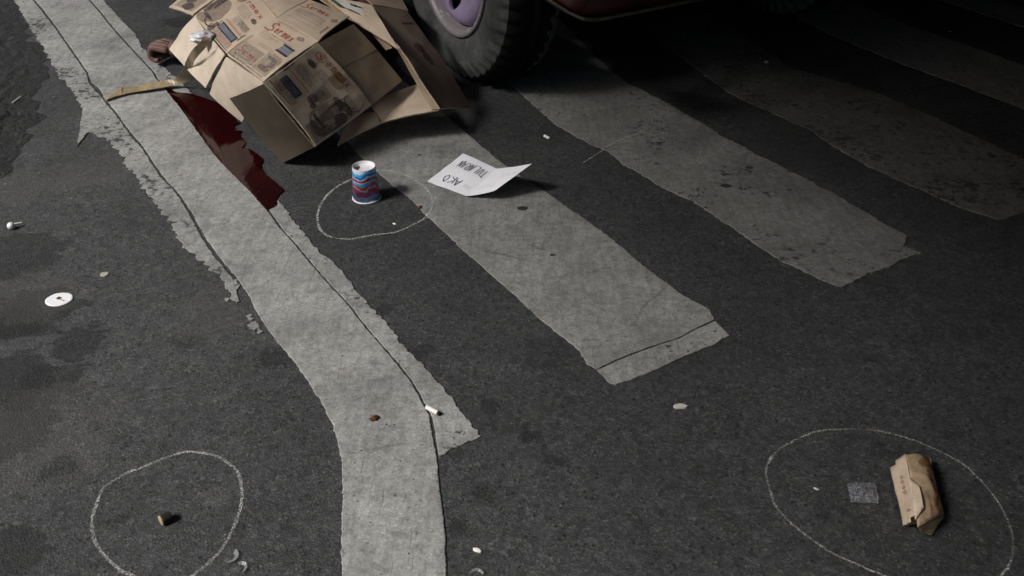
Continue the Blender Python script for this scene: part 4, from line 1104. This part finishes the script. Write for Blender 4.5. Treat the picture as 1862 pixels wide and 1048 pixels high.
# ------------------------------------------------------------------ torn carton in the oval
def mk_carton(name, tint, dirt):
    t = NT(name); p = t.objc()
    c = t.mix(t.ramp(t.noise(p, 45, 5, 0.65), [(0.40, 0.0), (0.68, dirt)]), tint, (0.17, 0.085, 0.035))
    c = t.mix(t.ramp(t.noise(p, 180, 3, 0.6), [(0.5, 0.0), (0.8, 0.4)]), c, tuple(x * .6 for x in tint))
    return t.set(c, 0.75, 0.3, normal=t.bump(t.noise(p, 40, 4), 0.5, 0.003))
M['carton_pale'] = mk_carton("pale_carton", (0.66, 0.53, 0.40), 0.2)
M['carton_brown'] = mk_carton("grimy_carton", (0.50, 0.37, 0.235), 0.6)
def carton():
    c = P(1668, 915); c.z = 0
    root = empty("food_carton", c, "crushed brown paper carton with red print inside the large chalk oval", "carton")
    def quad(name, pts, mat, n=12, bul=.003, seed=0.0, thick=.0012, cut=None, rnd=0.0):
        c4 = [P(*q) for q in pts]; v = []; f = []
        nr = (c4[1] - c4[0]).cross(c4[3] - c4[0]).normalized()
        if nr.z < 0: nr = -nr
        for j in range(n + 1):
            for i in range(n + 1):
                u, t = i / n, j / n
                p = c4[0] * (1 - u) * (1 - t) + c4[1] * u * (1 - t) + c4[2] * u * t + c4[3] * (1 - u) * t
                v.append(p + nr * (bul * noise.noise(p * 26 + Vector((seed, 0, 0))) + bul * .6 * noise.noise(p * 70) + rnd * math.sin(math.pi * u) * (.6 + .4 * math.sin(math.pi * t))))
        for j in range(n):
            for i in range(n):
                if cut and cut((i + .5) / n, (j + .5) / n): continue
                a = j * (n + 1) + i; f.append((a, a + 1, a + n + 2, a + n + 1))
        o = mesh_obj(name, v, f, mat, root, smooth=True)
        so = o.modifiers.new("thick", 'SOLIDIFY'); so.thickness = thick; so.offset = -1
        fix_normals(o)
        def at(u, t, lift=.003):
            p = c4[0] * (1 - u) * (1 - t) + c4[1] * u * (1 - t) + c4[2] * u * t + c4[3] * (1 - u) * t
            return p + nr * (bul * noise.noise(p * 26 + Vector((seed, 0, 0))) + bul * .6 * noise.noise(p * 70) + lift + rnd * math.sin(math.pi * u) * (.6 + .4 * math.sin(math.pi * t)))
        return o, at
    def ink(par, at, polys, mat, name="printed_mark"):
        vv = []; ff = []
        for poly in polys:
            ff.append(tuple(range(len(vv), len(vv) + len(poly)))); vv += [at(x, y) for x, y in poly]
        tag(mesh_obj(name, vv, ff, mat, par), kind='stuff')
    RZ = .052
    lf, la = quad("left_side", [(1618, 845, .010), (1646, 826, RZ), (1668, 944, RZ), (1641, 956, .006)], M['carton_pale'], 16, .002, 1.0, cut=lambda u, t: (t > .93 and u > .55) or (t < .06 and u < .35))
    rs, ra = quad("right_side", [(1648, 827, RZ + .001), (1691, 832, .026), (1716, 936, .020), (1669, 958, RZ - .006)], M['carton_brown'], 16, .0045, 2.0, rnd=.011)
    quad("end_flap", [(1669, 957, RZ - .007), (1716, 937, .019), (1694, 974, .004), (1676, 971, .010)], M['carton_brown'], 8, .003, 3.0)
    quad("torn_flap", [(1655, 868, RZ + .003), (1672, 884, RZ + .004), (1680, 922, RZ + .002), (1664, 945, RZ - .002)], M['carton_pale'], 8, .002, 4.0)
    quad("bottom", [(1622, 850, .003), (1690, 836, .003), (1714, 940, .003), (1646, 957, .003)], M['carton_brown'], 6, .001, 5.0)
    quad("right_wall", [(1691, 832, .025), (1693, 838, .003), (1716, 942, .003), (1716, 936, .019)], M['carton_brown'], 6, .001, 6.0)
    quad("back_flap", [(1647, 827, RZ), (1690, 832, .026), (1688, 840, .004), (1640, 846, .004)], M['carton_brown'], 6, .001, 7.0)
    ink(lf, la, [blob(.62, .32, .10, .03, 1), blob(.60, .40, .12, .03, 2), blob(.60, .48, .10, .03, 3), blob(.62, .56, .13, .03, 4), blob(.66, .84, .12, .02, 5)], M['pale_red_ink'])
    ink(rs, ra, [blob(.50, .22, .07, .035, 6), blob(.52, .31, .10, .03, 7, rag=.9), blob(.50, .39, .06, .03, 8, rag=.9), blob(.53, .47, .10, .03, 9, rag=.9), blob(.52, .55, .07, .03, 9, rag=.8), blob(.36, .86, .04, .09, 10), blob(.62, .70, .03, .08, 12)], M['red_ink'])
    ink(rs, ra, [blob(.45, .16, .2, .07, 11), blob(.60, .80, .12, .12, 13)], M['stain'], "grease_stain")
carton()

# ------------------------------------------------------------------ loose grit
def grit():
    rng = random.Random(11); v = []; f = []
    ico = [(0, 0, .8), (.9, 0, .1), (.28, .86, .1), (-.73, .53, .1), (-.73, -.53, .1), (.28, -.86, .1)]
    fc = [(0, 1, 2), (0, 2, 3), (0, 3, 4), (0, 4, 5), (0, 5, 1)]
    def stone(x, y, r):
        z = ground_z(x, y); a = rng.random() * 6.28; ca, sa = math.cos(a), math.sin(a); b = len(v); e = rng.uniform(.5, 1.0); h = rng.uniform(.4, .9)
        for (px, py, pz) in ico:
            k = rng.uniform(.8, 1.2)
            v.append((x + (px * ca - py * e * sa) * r * k, y + (px * sa + py * e * ca) * r * k, z + pz * r * h))
        f.extend(tuple(i + b for i in q) for q in fc)
    for _ in range(2600):
        q = P(rng.uniform(-60, 1920), rng.uniform(40, 1090)); stone(q.x, q.y, 0.0007 + 0.0016 * rng.random() ** 3)
    edge = [P(*q) for q in MAIN_L] + [P(*q) for q in MAIN_R]
    for _ in range(700):
        q = rng.choice(edge); stone(q.x + rng.gauss(0, .03), q.y + rng.gauss(0, .05), 0.0006 + 0.0016 * rng.random() ** 2)
    for _ in range(900):
        q = P(rng.gauss(70, 90), rng.gauss(240, 130)); stone(q.x, q.y, 0.001 + 0.0028 * rng.random() ** 2)
    o = mesh_obj("grit", v, f, M['grit'], origin=(0, 0, 0))
    tag(o, "loose grit and sand scattered over the asphalt", kind='stuff')
def mk_grit():
    t = NT("grit"); p = t.pos()
    sc = t.n("ShaderNodeSeparateColor"); t.l(t.vor(p, 70, "Color"), sc.inputs[0])
    return t.set(t.ramp(sc.outputs[0], [(0.0, (.02, .02, .02)), (0.6, (.05, .05, .048)), (0.9, (.12, .115, .105)), (1.0, (.26, .25, .22))]), 0.9, 0.3)
M['grit'] = mk_grit()
grit()

# ------------------------------------------------------------------ small litter
def mk_sachet():
    t = NT("clear_plastic"); p = t.objc()
    a = t.ramp(t.noise(p, 300, 4, 0.7), [(0.46, 0.05), (0.72, 0.5)])
    c = t.ramp(t.noise(p, 200, 3), [(0.3, (.22, .24, .28)), (0.7, (.72, .75, .8))])
    return t.set(c, 0.12, 0.9, alpha=a, normal=t.bump(t.noise(p, 130, 4), 0.8, 0.003))
M['sachet'] = mk_sachet()
def sheet4(name, c4, mat, n=12, amp=.002, seed=0.0, bul=0.0):
    c4 = [P(*q) for q in c4]; v = []; f = []
    for j in range(n + 1):
        for i in range(n + 1):
            u, t = i / n, j / n
            p = c4[0] * (1 - u) * (1 - t) + c4[1] * u * (1 - t) + c4[2] * u * t + c4[3] * (1 - u) * t
            v.append(p + Vector((0, 0, amp * (1 + noise.noise(p * 90 + Vector((seed, 0, 0)))) + bul * math.sin(math.pi * u) * math.sin(math.pi * t))))
    for j in range(n):
        for i in range(n):
            a = j * (n + 1) + i; f.append((a, a + 1, a + n + 2, a + n + 1))
    return mesh_obj(name, v, f, mat, smooth=True)
s_ = sheet4("plastic_sachet", [(1539, 884, .004), (1590, 882, .004), (1597, 918, .002), (1546, 917, .002)], M['sachet'], 20, .0030, 1.0, .006)
s_.modifiers.new("thick", 'SOLIDIFY').thickness = 0.003
tag(s_, "small clear plastic sachet lying beside the crushed carton", "plastic sachet")

def tube(name, a, b, r, mat, parent=None, seg=14, label=None, cat=None, group=None, org=None):
    ax = (b - a).normalized(); sx = ax.cross(Vector((0, 0, 1))).normalized(); sz = sx.cross(ax)
    v = []; f = []
    for p, rr in ((a, r * .86), (a + ax * r * .14, r), (b - ax * r * .14, r), (b, r * .86)):
        for k in range(seg):
            an = 2 * math.pi * k / seg; v.append(p + sx * rr * math.cos(an) + sz * rr * math.sin(an))
    for i in range(3):
        for k in range(seg): f.append((i * seg + k, i * seg + (k + 1) % seg, (i + 1) * seg + (k + 1) % seg, (i + 1) * seg + k))
    f += [tuple(range(seg)), tuple(3 * seg + k for k in reversed(range(seg)))]
    o = fix_normals(mesh_obj(name, v, f, mat, parent, smooth=False))
    if label: tag(o, label, cat, group)
    return o

def butt(a, b, r, label, burnt=True, group="cigarette butts on the road"):
    za = ground_z(P(*a).x, P(*a).y); zb = ground_z(P(*b).x, P(*b).y); z = max(za, zb) + r + .0003
    A, B = P(*a, z), P(*b, z)
    m = A.lerp(B, .5)
    root = empty("cigarette_butt", (m.x, m.y, z - r), label, "cigarette butt", group)
    d = (B - A).normalized()
    tube("filter", A, B, r, M['filter'], root)
    if burnt: tube("burnt_end", B + d * .0003, B + d * .004, r * .93, M['char'], root)
butt((775, 740), (796, 751), .0042, "white cigarette butt lying on the edge line's dark crack")
butt((990, 247), (999, 252), .0040, "small white cigarette butt on bare asphalt behind the paper note", False)

def flat_disc(name, px, py, rx, ry, z, mat, parent=None, seed=0.0, rag=.08, n=28, h=.0016, lift=0.0):
    """a thin disc lying on the road; rx, ry in metres"""
    c = P(px, py); z0 = ground_z(c.x, c.y) + .0003 + lift
    v = []; f = []
    for zz, k in ((z0, 1.0), (z0 + h * .6, 1.0), (z0 + h, .93)):
        for i in range(n):
            a = 2 * math.pi * i / n; w_ = 1 + rag * noise.noise(Vector((math.cos(a) * 1.6, math.sin(a) * 1.6, seed)))
            v.append(Vector((c.x + rx * k * w_ * math.cos(a), c.y + ry * k * w_ * math.sin(a), zz)))
    for r_ in range(2):
        for i in range(n): f.append((r_ * n + i, r_ * n + (i + 1) % n, (r_ + 1) * n + (i + 1) % n, (r_ + 1) * n + i))
    f.append(tuple(2 * n + i for i in range(n)))
    return fix_normals(mesh_obj(name, v, f, mat, parent))
lc = P(108, 546)
lid = empty("cup_lid", (lc.x, lc.y, 0), "round white plastic lid with a brown centre lying on the asphalt", "lid")
flat_disc("disc", 108, 546, .0275, .0245, 0, M['lid'], lid, 1.0, .06, 36, .003)
flat_disc("centre_stain", 108, 545, .0048, .0048, 0, M['rust'], lid, 2.0, .4, 14, .0008, .0031)
tube("centre_twig", P(110, 545, .0045), P(117, 547, .0045), .0008, M['rust'], lid, 6)
tag(flat_disc("bottle_cap", 190, 500, .0092, .0085, 0, M['coin'], None, 3.0, .12, 20, .0022), "small pale greenish disc on the asphalt above the white lid", "disc")
tag(flat_disc("flat_pebble", 1236, 741, .0120, .0062, 0, M['chip'], None, 4.0, .3, 20, .004), "flat pale pebble on the asphalt below the crosswalk stripe's end", "pebble")

# casing
def casing():
    a, b = P(291, 948, .0082), P(306, 940, .0082)
    a, b = Vector(a), Vector(b); m = a.lerp(b, .5)
    root = empty("bullet_casing", (m.x, m.y, 0), "small dark metal casing with a pale rim inside the left chalk circle", "casing")
    ax = (b - a).normalized(); sx = ax.cross(Vector((0, 0, 1))).normalized(); sz = sx.cross(ax); seg = 20
    v = []; f = []; prof = [(0, .0068), (.0010, .0082), (.0022, .0082), (.0030, .0074), (.0046, .0084), (.0165, .0086), (.0175, .0074)]
    for d, r in prof:
        for k in range(seg):
            an = 2 * math.pi * k / seg; v.append(a + ax * d + sx * r * math.cos(an) + sz * r * math.sin(an))
    for i in range(len(prof) - 1):
        for k in range(seg): f.append((i * seg + k, i * seg + (k + 1) % seg, (i + 1) * seg + (k + 1) % seg, (i + 1) * seg + k))
    mi = [0 if i < 3 else 1 for i in range(len(prof) - 1) for k in range(seg)] + [0, 1]
    f += [tuple(range(seg)), tuple((len(prof) - 1) * seg + k for k in reversed(range(seg)))]
    fix_normals(mesh_obj("casing_wall", v, f, None, root, mats=[M['brass'], M['black']], midx=mi))
casing()

# white earbud-like scrap, upper left
eb = P(22, 410)
ebo = empty("plastic_earbud", (eb.x, eb.y, 0), "small white plastic earbud with a stem near the left edge of the road", "earbud")
def ball(name, c, r, mat, parent, sq=1.0):
    bm = bmesh.new(); bmesh.ops.create_uvsphere(bm, u_segments=18, v_segments=12, radius=r)
    v = [c + Vector((q.co.x, q.co.y, q.co.z * sq)) for q in bm.verts]; bm.verts.index_update()
    f = [tuple(q.index for q in fc.verts) for fc in bm.faces]; bm.free()
    return mesh_obj(name, v, f, mat, parent, smooth=True)
ball("earpiece", P(20, 411, .0085), .0088, M['wad'], ebo)
tube("stem", P(26, 408, .010), P(40, 406, .006), .003, M['wad'], ebo, 10)

def scrap(name, px, py, rx, ry, rz, mat, seed, label, cat, rot=0.0, group=None, amp=.35, lift=0):
    c = P(px, py); c.z = ground_z(c.x, c.y) - rz * .15
    return tag(crumple(name, c, rx, ry, rz, mat, seed, 3, amp, rot), label, cat, group)
scrap("dry_leaf", 681, 765, .0085, .0055, .0022, M['rust'], 1.0, "tiny rust-brown leaf scrap lying on the white edge line", "leaf", 0.6, amp=.7)
scrap("leaf_crumb", 763, 380, .007, .004, .0018, M['rust'], 2.0, "brown crumb on the chalk ring at the edge of the stripe", "crumb", 1.2, amp=.7)
scrap("paper_chip", 717, 408, .0055, .0028, .0015, M['filter'], 3.0, "tiny white paper chip inside the cup's chalk circle", "paper chip", -.6, "white chips on the road")
scrap("paper_chip", 868, 1002, .0065, .0038, .002, M['filter'], 4.0, "small white chip on the asphalt right of the white line's near end", "paper chip", -.4, "white chips on the road")
scrap("paper_chip", 1484, 890, .0045, .002, .0014, M['chip'], 5.0, "thin pale chip inside the oval left of the sachet", "paper chip", -.5, "white chips on the road")
scrap("foil_bit", 1393, 117, .0075, .006, .004, M['wad'], 6.0, "tiny bright bit of foil in the dark under the vehicle", "foil bit")
scrap("paper_chip", 1727, 58, .006, .003, .0015, M['chip'], 7.0, "pale chip on the far dark asphalt beyond the vehicle", "paper chip", 0, "white chips on the road")
tube("straw_bit", P(22, 187, .010), P(38, 175, .012), .0014, M['filter'], None, 8, "thin pale stick on the broken asphalt at the upper left", "stick")

def curl(px, py, r, a0, a1, wd, mat, label, name="plastic_curl", seed=0.0):
    c = P(px, py); v = []; f = []; n = 18
    for i in range(n + 1):
        a = R(a0 + (a1 - a0) * i / n)
        for s in (0, 1):
            rr = r - s * wd
            v.append((c.x + rr * math.cos(a), c.y + rr * math.sin(a) * 1.1, .0012 + .0028 * (1 - s) + .001 * noise.noise(Vector((i * .4, seed, 0)))))
    for i in range(n): f.append((i * 2, i * 2 + 1, i * 2 + 3, i * 2 + 2))
    o = mesh_obj(name, v, f, mat); o.modifiers.new("thick", 'SOLIDIFY').thickness = .0006
    return tag(o, label, "plastic curl", "curled plastic scraps")
M['film'] = mk_ink("clear_film", (0.30, 0.33, 0.31), 0.5, 120, 0.2)
curl(420, 1014, .012, -140, 70, .006, M['film'], "clear curled plastic scrap just outside the left chalk circle", seed=1.0)
curl(438, 1035, .010, -60, 130, .004, M['film'], "second clear curl of plastic, nearest the photo's bottom edge beside the left circle", seed=2.0)
curl(866, 1050, .012, 20, 165, .003, M['film'], "pale curved scrap at the bottom edge right of the white line", seed=3.0)

for i, (px, py, r_, lab) in enumerate(((950, 381, .0125, "black flattened gum spot on the stripe just below the paper note"), (1319, 340, .013, "dark gum spot in the middle of the second crosswalk stripe"), (1362, 307, .010, "smaller gum spot beside another one on the second crosswalk stripe"),
        (763, 284, .005, "tiny black gum speck on the stripe left of the paper note"), (1005, 466, .006, "small black gum speck halfway down the lit crosswalk stripe"))):
    tag(flat_disc("gum_spot", px, py, r_ * 1.1, r_ * .8, 0, M['gum'], None, 3 + i, .3, 18, .0007), lab, "gum spot", "old gum spots on the stripes")
